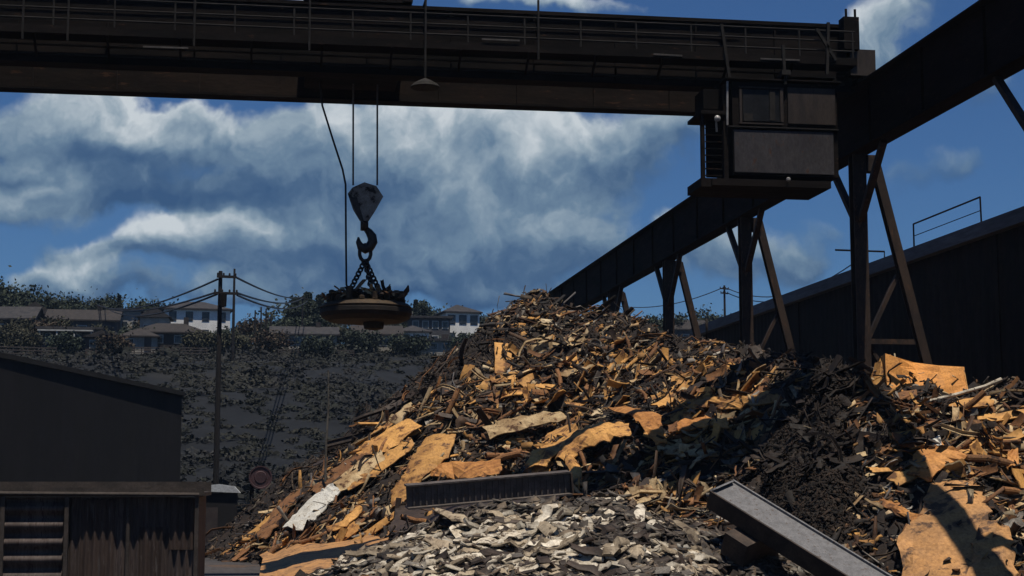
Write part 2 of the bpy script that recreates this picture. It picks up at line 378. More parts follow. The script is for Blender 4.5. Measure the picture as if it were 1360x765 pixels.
def shards(P, N, L, W, T, bend, nrm_mix=.55, flat=None, left=None):
    """n bent tapering strips of metal: closed solids of 4 cross sections"""
    n = len(P); K = 4
    up = N*nrm_mix + RNG.normal(0, 1, (n, 3))*(1-nrm_mix)*.75
    up /= np.linalg.norm(up, axis=1, keepdims=True)
    a = RNG.normal(0, 1, (n, 3))
    if flat is not None: a = a*np.array(flat)
    if left is not None: a = np.where(left[:, None], np.array([-.8,-.15,-.62])*1.6+a*.55, a)
    a = a - up*(a*up).sum(1, keepdims=True); a /= np.linalg.norm(a, axis=1, keepdims=True)
    b = np.cross(up, a)
    tw = RNG.normal(0, .35, n)
    s = np.linspace(-.5, .5, K)
    V = np.zeros((n, K, 4, 3))
    w = W[:, None]*RNG.uniform(.45, 1.1, (n, K)); off = W[:, None]*RNG.normal(0, .18, (n, K))
    for k in range(K):
        ang = bend*s[k]; x = L*np.where(np.abs(bend) > 1e-3, np.sin(ang)/np.where(np.abs(bend) > 1e-3, bend, 1), s[k])
        zz = L*(1-np.cos(ang))/np.where(np.abs(bend) > 1e-3, bend, 1) 
        zz = zz + RNG.normal(0, .04, n)*L
        tt = tw*s[k]*2
        bb = b*np.cos(tt)[:, None]+up*np.sin(tt)[:, None]; uu = up*np.cos(tt)[:, None]-b*np.sin(tt)[:, None]
        ctr = P + a*x[:, None] + up*zz[:, None] + bb*off[:, k, None]
        for c, (e, g) in enumerate(((-1,-1),(1,-1),(1,1),(-1,1))):
            V[:, k, c] = ctr + bb*(e*w[:, k]/2)[:, None] + uu*(g*T/2)[:, None]
    fs = []
    for k in range(K-1):
        for c in range(4): fs.append((k*4+c, k*4+(c+1)%4, (k+1)*4+(c+1)%4, (k+1)*4+c))
    fs += [(3,2,1,0), (K*4-4, K*4-3, K*4-2, K*4-1)]
    fs = np.array(fs)
    Fq = (fs[None]+np.arange(n)[:, None, None]*K*4).reshape(-1, 4)
    return V.reshape(-1, 3), Fq, len(fs)

def normals(f, X, Y, e=.25):
    gx = (f(X+e, Y)-f(X-e, Y))/(2*e); gy = (f(X, Y+e)-f(X, Y-e))/(2*e)
    N = np.stack([-gx, -gy, np.ones_like(gx)], -1); return N/np.linalg.norm(N, axis=1, keepdims=True)

SILX = np.array([280,300,370,430,540,590,640,700,760,840,900,1000,1090,1180,1290,1420.]); SILY = np.array([752,735,660,610,530,495,445,400,400,420,455,470,488,480,500,522.])
def below(px, py): return py-np.interp(px, SILX, SILY)
def dark_rim(px, py):
    """the older, blackened skirt along the heap's left shoulder"""
    b = below(px, py)+22*(vnoise(px/26., py/20., 91)-.5)
    lim = np.interp(px, [300, 420, 560, 620, 700, 790, 840, 960, 1100, 1180, 1420], [8, 12, 20, 38, 66, 34, 8, 6, 38, 10, 18])
    return (b < lim) & ~((py < 446) & (px > 655) & (px < 860))
def build_heaps():
    xs = np.arange(-8, 32, .22); ys = np.arange(36, 92, .22)
    Xg, Yg = np.meshgrid(xs, ys, indexing='ij')
    Z = heap_h(Xg, Yg); 
    Zr = Z + RNG.normal(0, .10, Z.shape)
    V = np.stack([Xg+RNG.normal(0,.04,Z.shape), Yg+RNG.normal(0,.04,Z.shape), Zr], -1).reshape(-1, 3)
    Fq = grid_faces(len(xs), len(ys)); keep = (Zr.ravel()[Fq] > -.5).any(1); Fq = Fq[keep]
    used = np.unique(Fq); mp = np.full(len(V), -1); mp[used] = np.arange(len(used)); V = V[used]; Fq = mp[Fq]
    VV = [V]; FF = [Fq]; MI = [np.zeros(len(Fq), int)]; nv = len(V)
    # small pieces
    def scatter(n, sel, Ls, Ws, mats_p, bend=1., nm=.5, lift=.05, flat=None):
        nonlocal nv
        X = RNG.uniform(-8, 30, n*6); Y = RNG.uniform(37, 90, n*6); z = heap_h(X, Y)
        px, py = proj(X, Y, z)
        ok = (z > -.1) & sel(X, Y, z, px, py); X, Y, z, px, py = (q[ok][:n] for q in (X, Y, z, px, py)); k = len(X)
        P = np.stack([X, Y, z+np.abs(RNG.normal(lift, .1, k))], -1)
        L = RNG.uniform(*Ls, k)**1.0*np.exp(RNG.normal(0, .25, k)); W = L*RNG.uniform(*Ws, k)
        V, Fq, nf = shards(P, normals(heap_h, X, Y), L, W, RNG.uniform(.008, .03, k), RNG.normal(0, bend, k), nm, flat, px[:n] < 620)
        VV.append(V); FF.append(Fq+nv); nv += len(V)
        mi = RNG.choice(mats_p[0], k, p=mats_p[1]); MI.append(np.repeat(mi, nf))
    front = lambda X, Y: (Y < 75)
    pale_zone = lambda X, Y: seg_h(*RIDGES[2], X, Y) > heap_smooth(X, Y)-.02
    rim = lambda X, Y, z, px, py: dark_rim(px, py) & ~pale_zone(X, Y)
    top = lambda X, Y, z, px, py: (py < 447) & (px > 640) & (px < 860)
    body = lambda X, Y, z, px, py: ~dark_rim(px, py) & ~pale_zone(X, Y) & (px > 250) & (px < 1450) & (Y < 74)
    ochre_zone = lambda X, Y: fbm(X*.35+7, Y*.35, 3, 40) > .06
    scatter(9000, lambda *a: rim(*a) & ~top(*a), (.10,.38), (.12,.5), ([4, 2], [.75, .25]), 1., .5)
    scatter(6500, top, (.10,.34), (.15,.5), ([2, 1, 3, 4], [.38, .34, .20, .08]), 1., .5)
    scatter(3000, lambda *a: (a[1] > 73) & (a[4] > 440), (.15,.5), (.12,.5), ([4, 2], [.6, .4]))
    scatter(15000, body, (.15,.65), (.12,.5), ([1,2,3,4], [.40,.08,.20,.32]), 1., .68, .05, (1.8, 1, .6))
    scatter(3600, lambda X,Y,z,px,py: body(X,Y,z,px,py) & (py > 455) & ochre_zone(X,Y), (.25,.8), (.12,.45), ([3], [1.]), .7, .72, .1, (2, 1, .4))
    scatter(2600, body, (.5,1.8), (.04,.11), ([1,2,4], [.4,.2,.4]), .5, .45, .08, (1.6, 1, .7))
    scatter(900, rim, (.4,1.2), (.04,.11), ([4], [1.]), .5, .35)
    o = np_mesh('scrap_heap', np.concatenate(VV), np.concatenate(FF), ['heap_base','h_mix','h_fine','h_ochre','h_black'], np.concatenate(MI))
    tag(o, 'great rusty heap of small mixed scrap metal below the crane runway', 'scrap heap', kind='stuff')
    # pale pile
    VV, FF, MI, nv2 = [], [], [], 0
    n = 40000
    X = RNG.uniform(2, 17, n); Y = RNG.uniform(36.5, 46, n); ok = pale_zone(X, Y); X, Y = X[ok][:5200], Y[ok][:5200]; z = heap_h(X, Y); k = len(X)
    L = RNG.uniform(.15, .6, k); W = L*RNG.uniform(.2, .6, k)
    V, Fq, nf = shards(np.stack([X, Y, z+.08], -1), normals(heap_h, X, Y, .8), L, W, RNG.uniform(.015,.06,k), RNG.normal(0,.8,k), .86, (2.6,.6,.3))
    o = np_mesh('pale_scrap_pile', V, Fq, ['h_pale']); tag(o, 'low pile of small pale grey scrap in front of the rusty heap', 'scrap pile', kind='stuff')
    # near-black scrap mound standing in for the crane's cast shadow
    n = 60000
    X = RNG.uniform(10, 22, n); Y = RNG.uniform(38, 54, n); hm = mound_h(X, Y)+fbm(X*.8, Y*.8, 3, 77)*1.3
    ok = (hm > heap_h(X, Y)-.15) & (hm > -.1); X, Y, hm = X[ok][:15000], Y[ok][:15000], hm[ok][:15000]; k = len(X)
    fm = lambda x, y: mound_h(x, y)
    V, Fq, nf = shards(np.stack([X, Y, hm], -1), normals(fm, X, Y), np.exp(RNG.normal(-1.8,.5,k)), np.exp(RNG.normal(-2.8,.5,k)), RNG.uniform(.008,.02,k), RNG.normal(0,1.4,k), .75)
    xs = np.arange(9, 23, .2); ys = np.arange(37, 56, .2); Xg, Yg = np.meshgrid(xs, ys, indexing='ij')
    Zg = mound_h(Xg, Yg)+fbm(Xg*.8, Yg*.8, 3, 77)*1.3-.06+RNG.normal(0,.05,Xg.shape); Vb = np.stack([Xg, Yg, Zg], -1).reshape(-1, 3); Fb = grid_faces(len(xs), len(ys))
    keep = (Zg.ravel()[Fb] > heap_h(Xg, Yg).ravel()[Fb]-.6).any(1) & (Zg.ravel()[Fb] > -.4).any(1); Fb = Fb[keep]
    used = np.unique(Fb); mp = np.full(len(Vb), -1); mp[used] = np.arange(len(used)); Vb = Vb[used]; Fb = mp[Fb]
    o = np_mesh('shade_mound', np.concatenate([Vb, V]), np.concatenate([Fb, Fq+len(Vb)]), ['h_dark'])
    tag(o, 'near black scrap mound standing in for the crane shadow that splits the heap in two', 'scrap mound', kind='stuff')
    return pale_zone
pale_zone = build_heaps()

# ------------------------------------------------------------------ individual scrap pieces
def sheet_mesh(name, w, h, nx=7, ny=5, bend=.8, crump=.06, thick=.03, folds=1, ragged=.055):
    """torn, folded piece of plate, closed solid"""
    u = np.linspace(-.5, .5, nx); v = np.linspace(-.5, .5, ny); U, Vv = np.meshgrid(u, v, indexing='ij')
    X = U*w; Y = Vv*h; Z = np.zeros_like(X)
    edge = (np.abs(U) > .49) | (np.abs(Vv) > .49)
    X = X + edge*RNG.normal(0, ragged*.5, X.shape)*w*.5; Y = Y + edge*RNG.normal(0, ragged*.5, X.shape)*h*.6
    if bend: Z = Z + (1-np.cos(U*bend*2))*w*.35*np.sign(bend)
    for _ in range(folds):
        a = RNG.uniform(0, math.pi); c = RNG.uniform(-.25, .25); d = X/w*math.cos(a)+Y/h*math.sin(a)-c
        Z = Z + np.maximum(d, 0)*RNG.uniform(-.9, .9)*min(w, h)
    Z = Z + RNG.normal(0, crump, X.shape)*min(w, h)
    top = np.stack([X, Y, Z+thick/2], -1).reshape(-1, 3); bot = top-np.array([0, 0, thick])
    f = grid_faces(nx, ny); N = nx*ny
    loop = [i*ny for i in range(nx)] + [(nx-1)*ny+j for j in range(1, ny)] + [i*ny+ny-1 for i in range(nx-2, -1, -1)] + [j for j in range(ny-2, 0, -1)]
    fs = [tuple(q) for q in f] + [tuple(q[::-1]+N) for q in f] + [(loop[i], loop[(i+1)%len(loop)], loop[(i+1)%len(loop)]+N, loop[i]+N)[::-1] for i in range(len(loop))]
    me = bpy.data.meshes.new(name); me.from_pydata([tuple(p) for p in np.concatenate([top, bot])], [], fs); me.polygons.foreach_set('use_smooth', [True]*len(fs)); me.set_sharp_from_angle(angle=R(38)); me.update(); return me
def chunk_mesh(name, L, W, T):
    """crushed, folded lump: a bent bar of uneven section"""
    n, k = 9, 8; b = RNG.normal(0, .5); b2 = RNG.normal(0, .35); V = []; tw = RNG.normal(0, .6)
    for i in range(n):
        s_ = i/(n-1)-.5; x = L*s_; cy = b*L*(s_*s_-.1)*.6; cz = b2*L*(s_*s_-.1)*.6+RNG.normal(0, .03)*L
        w_ = W*(.55+.45*math.sqrt(max(0, 1-(2.05*abs(s_))**4)))*RNG.uniform(.7, 1.15); t_ = T*RNG.uniform(.55, 1.2)
        for j in range(k):
            a = 2*math.pi*j/k+tw*s_; q = RNG.uniform(.75, 1.15); ca, sa = math.cos(a), math.sin(a)
            V.append((x+RNG.normal(0, .015), cy+w_/2*q*math.copysign(abs(ca)**.7, ca), cz+t_/2*q*math.copysign(abs(sa)**.7, sa)))
    fs = [(i*k+j, i*k+(j+1)%k, (i+1)*k+(j+1)%k, (i+1)*k+j) for i in range(n-1) for j in range(k)] + [tuple(range(k))[::-1], tuple(range((n-1)*k, n*k))]
    me = bpy.data.meshes.new(name); me.from_pydata(V, [], fs); me.polygons.foreach_set('use_smooth', [True]*len(fs)); me.set_sharp_from_angle(angle=R(42)); me.update(); return me
def coil_mesh(name, r):
    m = MB(); pts = []; n = 70
    for i in range(n): a = i*.62; rr = r*(1+RNG.normal(0, .10)); pts.append((rr*math.cos(a), rr*math.sin(a)*.8, RNG.normal(0, .10)*r+i*.003))
    m.tube(pts, .014, 5); me = bpy.data.meshes.new(name); me.from_pydata([tuple(v) for v in m.v], [], m.f); me.update(); return me
def rim_mesh(name):
    m = MB(); m.lathe([(.08,.02),(.18,.05),(.20,-.06),(.22,-.09),(.26,-.10),(.26,-.08),(.23,-.05),(.22,.08),(.26,.11),(.26,.13),(.21,.11),(.19,.03),(.08,-.01)], (0,0,0), 20)
    me = bpy.data.meshes.new(name); me.from_pydata([tuple(v) for v in m.v], [], m.f); me.update(); return me
def offcut_mesh(name, L, h):
    m = MB(); m.hbeam((-L/2,0,0), (L/2,0,RNG.normal(0,.06)*L), h*.7, h, .025); me = bpy.data.meshes.new(name); me.from_pydata([tuple(v) for v in m.v], [], m.f); me.update(); return me
def bar_mesh(name, L, kind):
    m = MB(); b = RNG.normal(0, .12)*L
    pts = [Vector((L*(i/4-.5), b*math.sin(math.pi*i/4), RNG.normal(0, .02)*L)) for i in range(5)]
    s = RNG.uniform(.07, .15)
    for p, q in zip(pts[:-1], pts[1:]):
        if kind == 'angle':
            m.beam(p, q, s, .02); m.beam(p+Vector((0, s/2, s/2)), q+Vector((0, s/2, s/2)), .02, s)
        elif kind == 'channel':
            m.beam(p, q, s*1.6, .02); m.beam(p+Vector((0, s*.8, s*.45)), q+Vector((0, s*.8, s*.45)), .02, s*.9); m.beam(p-Vector((0, s*.8, -s*.45)), q-Vector((0, s*.8, -s*.45)), .02, s*.9)
    if kind == 'rod': m.tube(pts, .03, 6)
    if kind == 'pipe':
        k = len(m.v); r = RNG.uniform(.06, .13)
        m.tube(pts, r, 10); m.f = m.f[:-2]; k2 = len(m.v); m.tube(pts, r*.8, 10); m.f = m.f[:-2]
    me = bpy.data.meshes.new(name); me.from_pydata([tuple(v) for v in m.v], [], m.f); me.update(); return me
def with_mat(me, mn):
    c = me.copy(); c.materials.append(M[mn]); return c

def orient(N, tilt, flat=None, left=False):
    n = Vector(N) + Vector(RNG.normal(0, tilt, 3)); n.normalize()
    a = Vector(RNG.normal(0, 1, 3)*(np.array(flat) if flat is not None else 1))
    if left: a = Vector((-.8,-.15,-.62))*1.8+a*.5
    a = (a-n*a.dot(n)).normalized(); b = n.cross(a)
    return Matrix((a, b, n)).transposed().to_euler()
mound_f = lambda x, y: np.maximum(np.maximum(heap_h(x, y, .6), mound_h(x, y)+fbm(x*.8, y*.8, 3, 77)*1.3), 0)
CLEAR = [(1165,450,1300,532), (1190,640,1335,790), (512,572,672,690), (692,540,850,622), (800,534,892,600), (372,640,455,712), (925,625,1210,790), (885,466,992,500)]
def strew(meshes, name, label, cat, group, n, poly_sel, tilt=.5, lift=.12, scale=(.7, 1.3), flat=None, avoid=None):
    cnt = 0; tries = 0
    while cnt < n and tries < n*60:
        tries += 1
        px = random.uniform(285, 1372); py = random.uniform(420, 775)
        if not poly_sel(px, py) or any(x0 < px < x1 and y0 < py < y1 for x0, y0, x1, y1 in CLEAR): continue
        if avoid == 'mound' and not 985 < px < 1210: continue
        p = hit(px, py, mound_f if avoid == 'mound' else None)
        if p is None or p.z < .05 or p.y > 80: continue
        mh = float(mound_h(np.array([p.x]), np.array([p.y]))[0]) > float(heap_h(np.array([p.x]), np.array([p.y]))[0])
        if avoid == 'mound' and not mh: continue
        pz = bool(pale_zone(np.array([p.x]), np.array([p.y]))[0])
        if (avoid == 'pale') != pz: continue
        if avoid != 'mound' and float(mound_h(np.array([p.x]), np.array([p.y]))[0]) > p.z+.1: continue
        N = normals(heap_h, np.array([p.x]), np.array([p.y]), .9 if avoid == 'pale' else .5)[0]
        o = bpy.data.objects.new(name, random.choice(meshes)); C.objects.link(o)
        o.location = p + Vector(N)*random.uniform(0, lift*2); o.rotation_euler = orient(N, tilt, flat or (1.7, 1, .5), px < 620 and avoid != 'pale')
        s = random.uniform(*scale)*(.5 if py < 452 else 1.); o.scale = (s, s*random.uniform(.8, 1.2), s)
        tag(o, label, cat, group); cnt += 1
sheets = [sheet_mesh('torn_sheet', *wh, bend=RNG.normal(0, .8), crump=RNG.uniform(.012, .05), folds=int(RNG.integers(0, 3))) for wh in
          [(1.1,.45),(.9,.32),(1.3,.3),(.7,.45),(1.5,.4),(.8,.25),(1.2,.55),(1.0,.22),(1.8,.28),(.6,.35)]]
bars = [bar_mesh('bar', L, k) for L, k in [(1.6,'angle'),(2.2,'angle'),(1.4,'channel'),(2.0,'channel'),(2.4,'rod'),(1.8,'rod')]]
pipes = [bar_mesh('pipe', L, 'pipe') for L in (1.0, 1.5, 2.1)]
chunks = [chunk_mesh('chunk', *w_) for w_ in [(1.4,.30,.09),(1.2,.24,.08),(1.8,.28,.08),(.9,.26,.10),(1.3,.34,.07),(1.0,.2,.08),(1.6,.2,.07),(.7,.22,.09),(1.7,.30,.08),(1.2,.26,.10)]]
offcuts = [offcut_mesh('offcut', *w_) for w_ in [(1.2,.22),(1.8,.26),(.9,.2),(2.4,.24)]]
coils = [coil_mesh('coil', r) for r in (.35,.5,.28)]
rims = [rim_mesh('rim')]
def pal(ms, mn): return [with_mat(m, mn) for m in ms]
anyw = lambda px, py: True
low = lambda px, py: py > 450
mid = lambda px, py: py > 404 and not dark_rim(np.array([px*1.]), np.array([py*1.]))[0]
# ochre pieces gather in loose bands, as in the heap's middle and right
def bands(px, py):
    return vnoise(np.array([px/95.]), np.array([py/42.]), 61)[0] > .50 and py > 450 and not dark_rim(np.array([px*1.]), np.array([py*1.]))[0]
strew(pal(sheets, 's_ochre'), 'ochre_sheet', 'torn ochre sheet of scrap metal strewn on the rusty heap', 'scrap sheet', 'ochre sheets strewn over the rusty heap', 170, bands, .30, .12, (.7, 1.65), avoid='no')
strew(pal(sheets, 's_tan'), 'tan_sheet', 'crumpled tan sheet of scrap metal strewn on the rusty heap', 'scrap sheet', 'tan sheets strewn over the rusty heap', 170, mid, .33, .12, (.55, 1.35), avoid='no')
strew(pal(sheets, 's_rust'), 'rusty_sheet', 'bent rust brown sheet of scrap metal strewn on the rusty heap', 'scrap sheet', 'rust brown sheets strewn over the rusty heap', 150, mid, .38, .1, (.5, 1.2), avoid='no')
strew(pal(sheets, 's_grey'), 'grey_sheet', 'small grey steel sheet lying bent on the rusty heap', 'scrap sheet', 'grey sheets strewn over the rusty heap', 110, mid, .4, .12, (.35, .8), avoid='no')
strew(pal(sheets, 's_dark'), 'dark_sheet', 'crumpled blackened sheet lying on the rusty heap', 'scrap sheet', 'blackened sheets strewn over the rusty heap', 170, low, .4, .10, (.6, 1.2), avoid='no')
strew(pal(bars, 's_rust'), 'rusty_bar', 'thin rusty bar sticking out of the rusty heap', 'scrap bar', 'rusty bars in the rusty heap', 120, anyw, .55, .15, (.4, .9), avoid='no')
strew(pal(bars, 's_dark'), 'dark_bar', 'thin blackened bar sticking out of the rusty heap', 'scrap bar', 'blackened bars in the rusty heap', 110, low, .6, .15, (.4, .9), avoid='no')
strew(pal(bars, 's_tan'), 'tan_bar', 'narrow tan strip lying on the rusty heap', 'scrap bar', 'tan strips on the rusty heap', 90, mid, .6, .15, (.4, .9), avoid='no')
strew(pal(pipes, 's_rust'), 'rusty_pipe', 'short rusty pipe lying on the rusty heap', 'scrap pipe', 'rusty pipes on the rusty heap', 60, mid, .6, .15, (.5, 1.), avoid='no')
strew(pal(chunks, 's_pale'), 'pale_scrap', 'crushed pale off white scrap lump lying on the low front pile', 'scrap lump', 'pale off white scrap on the low front pile', 290, anyw, .16, .10, (.5, 1.25), (3.2, .4, .3), avoid='pale')
strew(pal(chunks, 's_cream'), 'tan_scrap', 'crushed grey tan scrap lump lying on the low front pile', 'scrap lump', 'grey tan scrap on the low front pile', 180, anyw, .16, .09, (.5, 1.3), (3.2, .4, .3), avoid='pale')
strew(pal(sheets[:6]+chunks[:4], 's_grey'), 'dull_scrap', 'bent dull grey scrap piece lying on the low front pile', 'scrap piece', 'dull grey scrap on the low front pile', 110, anyw, .14, .08, (.4, .95), (2.6, .5, .35), avoid='pale')
strew(pal(chunks, 's_dark'), 'dark_scrap', 'near black scrap lump standing for the shaded gaps between pale ones on the low front pile', 'scrap lump', 'shade coloured scrap on the low front pile', 150, anyw, .2, .05, (.7, 1.5), (2.6, .5, .35), avoid='pale')  # dark lumps paint the shade of the gaps
strew(pal(offcuts, 's_rust'), 'beam_offcut', 'short rusty beam offcut lying on the rusty heap', 'beam offcut', 'rusty beam offcuts on the rusty heap', 34, mid, .45, .12, (.6, 1.1), avoid='no')
strew(pal(offcuts, 's_dark'), 'dark_offcut', 'short blackened beam offcut lying on the rusty heap', 'beam offcut', 'blackened beam offcuts on the rusty heap', 24, low, .45, .12, (.6, 1.1), avoid='no')
strew(pal(coils, 's_dark'), 'wire_coil', 'tangled dark wire coil lying on the rusty heap', 'wire coil', 'wire coils on the rusty heap', 26, anyw, .5, .15, (.7, 1.5), avoid='no')
strew(pal(rims, 's_grey'), 'wheel_rim', 'grey steel wheel rim lying on the rusty heap', 'wheel rim', 'wheel rims on the rusty heap', 9, mid, .6, .15, (.9, 1.1), avoid='no')
strew(pal(sheets+chunks, 's_black'), 'shade_sheet', 'bent black brown piece lying on the dark mound as part of the painted crane shadow', 'scrap piece', 'black brown pieces on the dark mound', 90, anyw, .3, .03, (.4, 1.0), avoid='mound')  # black pieces added to carry the shadow painted on the mound
strew(pal(bars+pipes, 's_black'), 'shade_bar', 'black brown bar sticking out of the dark mound as part of the painted crane shadow', 'scrap bar', 'black brown bars in the dark mound', 26, anyw, .5, .06, (.4, .8), avoid='mound')  # black bars, likewise coloured as the crane's shadow

# traced plates: pairs of edge points laid over the smooth heap surface, real thickness
def plate(name, label, cat, left, right, m, lift=.25, arch=.0, thick=.04, nacross=5, sub=5, jag=.03, lifts=None):
    sm = lambda x, y: np.maximum(heap_smooth(x, y)+.1, 0)
    A, B = [], []
    n = len(left)
    for i in range(n):
        lf = lifts[i] if lifts else lift
        f = lambda x, y, lf=lf: sm(x, y)+lf
        A.append(hit(*left[i], f) or at(*left[i], 55)); B.append(hit(*right[i], f) or at(*right[i], 55))
    rows = []
    for i in range(n-1):
        for k in range(sub + (i == n-2)):
            t = k/sub; rows.append((A[i].lerp(A[i+1], t), B[i].lerp(B[i+1], t)))
    nr = len(rows); top = []
    for i, (a, b) in enumerate(rows):
        d = b-a; t_ = (rows[min(i+1, nr-1)][0]-rows[max(i-1, 0)][0]); nn = d.cross(t_).normalized()
        if nn.z < 0: nn = -nn
        for j in range(nacross):
            s = j/(nacross-1); p = a.lerp(b, s)
            p = p + nn*(arch*4*s*(1-s) + random.gauss(0, .018))
            if j in (0, nacross-1) or i in (0, nr-1): p = p + Vector((random.gauss(0, jag), random.gauss(0, jag), random.gauss(0, jag)))
            top.append((p, nn))
    N = len(top); V = [p for p, _ in top] + [p-nn*thick for p, nn in top]
    f = grid_faces(nr, nacross)
    loop = [i*nacross for i in range(nr)] + [(nr-1)*nacross+j for j in range(1, nacross)] + [i*nacross+nacross-1 for i in range(nr-2, -1, -1)] + [j for j in range(nacross-2, 0, -1)]
    fs = [tuple(int(x) for x in q) for q in f] + [tuple(int(x)+N for x in q[::-1]) for q in f] + [(loop[i]+N, loop[(i+1)%len(loop)]+N, loop[(i+1)%len(loop)], loop[i]) for i in range(len(loop))]
    mb = MB(); mb.add(V, fs); c = sum((p for p, _ in top), Vector())/N
    return tag(mb.build(name, m, loc=c), label, cat)
plate('bent_plate', 'wide ochre plate folded down towards the ribbed grey girder', 'scrap plate', [(519,676),(520,652),(536,630),(548,604),(565,581)], [(530,672),(547,654),(566,632),(595,606),(606,576)], 's_ochre', .35, .08, lifts=[.2,.3,.45,.5,.3])
plate('flat_strip', 'short orange strip lying flat above the ribbed grey girder', 'scrap plate', [(566,618),(600,613),(640,612),(664,610)], [(572,632),(604,636),(642,633),(668,627)], 's_orange', .35, .05)
plate('arched_plate', 'long golden plate arched over a dark hollow in the heap', 'scrap plate', [(738,606),(752,582),(778,566),(806,558),(832,562)], [(752,614),(772,597),(795,588),(820,580),(840,578)], 's_ochre', .6, .1, lifts=[.45,.6,.75,.7,.45])
plate('hanging_strip', 'narrow ochre strip hanging down from the arched plate', 'scrap plate', [(745,604),(756,622),(764,646)], [(763,604),(771,622),(774,645)], 's_ochre', .5, .04)
plate('tilted_plate', 'bright orange plate leaning right of the arched plate', 'scrap plate', [(806,543),(836,549),(858,572),(872,592)], [(838,540),(874,549),(884,574),(886,588)], 's_orange', .55, .06, lifts=[.4,.6,.6,.4])
plate('curled_plate', 'pale ochre plate standing on edge left of the arched plate', 'scrap plate', [(697,622),(708,598),(728,576),(756,562)], [(724,620),(732,606),(750,590),(770,570)], 's_ochre', .5, .1, lifts=[.35,.5,.55,.4])
plate('long_strip', 'long cream strip running right below the orange leaning plate', 'scrap plate', [(872,588),(905,594),(950,597)], [(874,598),(905,606),(952,606)], 's_tan', .3, .02)
plate('yellow_sheet', 'yellow sheet lying below the second runway support', 'scrap plate', [(890,478),(920,469),(958,476),(988,490)], [(893,489),(922,490),(960,492),(990,498)], 's_ochre', .2, .05)
plate('round_tongue', 'small yellow tongue shaped plate at the edge of the dark mound', 'scrap plate', [(985,526),(1010,520),(1032,517)], [(988,538),(1012,538),(1036,530)], 's_ochre', .25, .05)
plate('long_slab', 'long tan slab slanting up the middle of the heap', 'scrap plate', [(736,497),(765,489),(787,481)], [(741,502),(769,495),(790,487)], 's_tan', .25, .02)
plate('white_sheet', 'off white sheet sloping near the foot of the heap', 'scrap plate', [(376,700),(398,676),(425,652),(440,642)], [(398,706),(418,690),(440,666),(452,652)], 's_white', .4, .05)
plate('brown_strip', 'long brown strip sliding down the left end of the heap', 'scrap plate', [(338,712),(362,680),(392,648)], [(352,716),(378,684),(404,654)], 's_rust', .35, .03)
plate('olive_strip', 'yellowish curled strip above the off white sheet', 'scrap plate', [(440,640),(470,618),(505,598)], [(452,652),(486,632),(512,610)], 's_tan', .4, .06)
plate('orange_strip', 'curved orange brown strip beside the off white sheet', 'scrap plate', [(455,640),(490,618),(530,590),(545,580)], [(463,650),(498,632),(540,604),(550,590)], 's_ochre', .35, .05)
plate('thin_curl', 'thin ochre curl under the olive strips by the ribbed girder', 'scrap plate', [(432,700),(455,690),(476,670)], [(437,706),(460,698),(482,676)], 's_ochre', .5, .04)
plate('rust_apron', 'broad flat rust brown plate at the left foot of the heap', 'scrap plate', [(345,735),(400,722),(460,716),(520,704)], [(350,790),(400,790),(450,786),(500,760)], 's_bigplate', .10, .02, jag=.08)
plate('big_plate', 'tall ochre brown plate leaning at the right end of the heap', 'scrap plate', [(1196,776),(1196,712),(1226,676),(1238,640)], [(1318,776),(1318,720),(1312,680),(1300,640)], 's_bigplate', .3, .10, nacross=8, jag=.06, lifts=[.5,.55,.5,.3])
plate('rust_slab', 'large orange rust panel lying above the tall ochre plate', 'scrap plate', [(1200,628),(1218,600),(1250,588)], [(1232,640),(1256,620),(1286,606)], 's_orange', .35, .08)
plate('lower_panel', 'orange brown panel overlapping the lower right of the tall ochre plate', 'scrap plate', [(1282,776),(1290,730),(1306,690)], [(1350,776),(1346,736),(1340,700)], 's_bigplate', .55, .08, jag=.05)
plate('slope_sheet', 'long ochre sheet sliding down the left slope above the off white sheet', 'scrap plate', [(470,600),(500,580),(540,556)], [(486,614),(520,594),(560,566)], 's_ochre', .35, .06)
plate('rust_slope_sheet', 'long rust brown sheet on the left slope beside the olive strip', 'scrap plate', [(412,650),(440,624),(478,600)], [(424,660),(454,634),(490,610)], 's_rust', .35, .06)
plate('centre_sheet', 'broad tan sheet lying across the middle of the heap above the arched plate', 'scrap plate', [(640,566),(690,552),(745,545)], [(650,582),(700,568),(752,558)], 's_tan', .3, .05)
plate('upper_sheet', 'small golden sheet lying on the dark left shoulder of the heap', 'scrap plate', [(650,500),(668,496),(690,506)], [(654,510),(672,508),(692,514)], 's_ochre', .25, .04)
plate('right_band', 'golden strip lying below the yellow sheet right of centre', 'scrap plate', [(900,532),(940,528),(985,534)], [(902,542),(942,540),(986,544)], 's_ochre', .25, .04)
plate('mid_band', 'orange strip lying right of the leaning orange plate', 'scrap plate', [(898,560),(930,552),(966,556)], [(902,572),(934,566),(968,568)], 's_orange', .25, .04)
plate('orange_board', 'orange board sloping left of the tall ochre plate', 'scrap plate', [(1166,668),(1195,682),(1222,700)], [(1172,660),(1200,672),(1230,688)], 's_orange', .4, .03)
plate('white_offcut', 'small white offcut upright above the tall ochre plate', 'scrap plate', [(1236,582),(1240,596),(1248,610)], [(1246,578),(1254,596),(1256,606)], 's_white', .4, .02)
plate('orange_offcut', 'orange panel near the right frame edge of the heap', 'scrap plate', [(1336,622),(1352,618)], [(1336,600),(1354,594)], 's_orange', .4, .02)

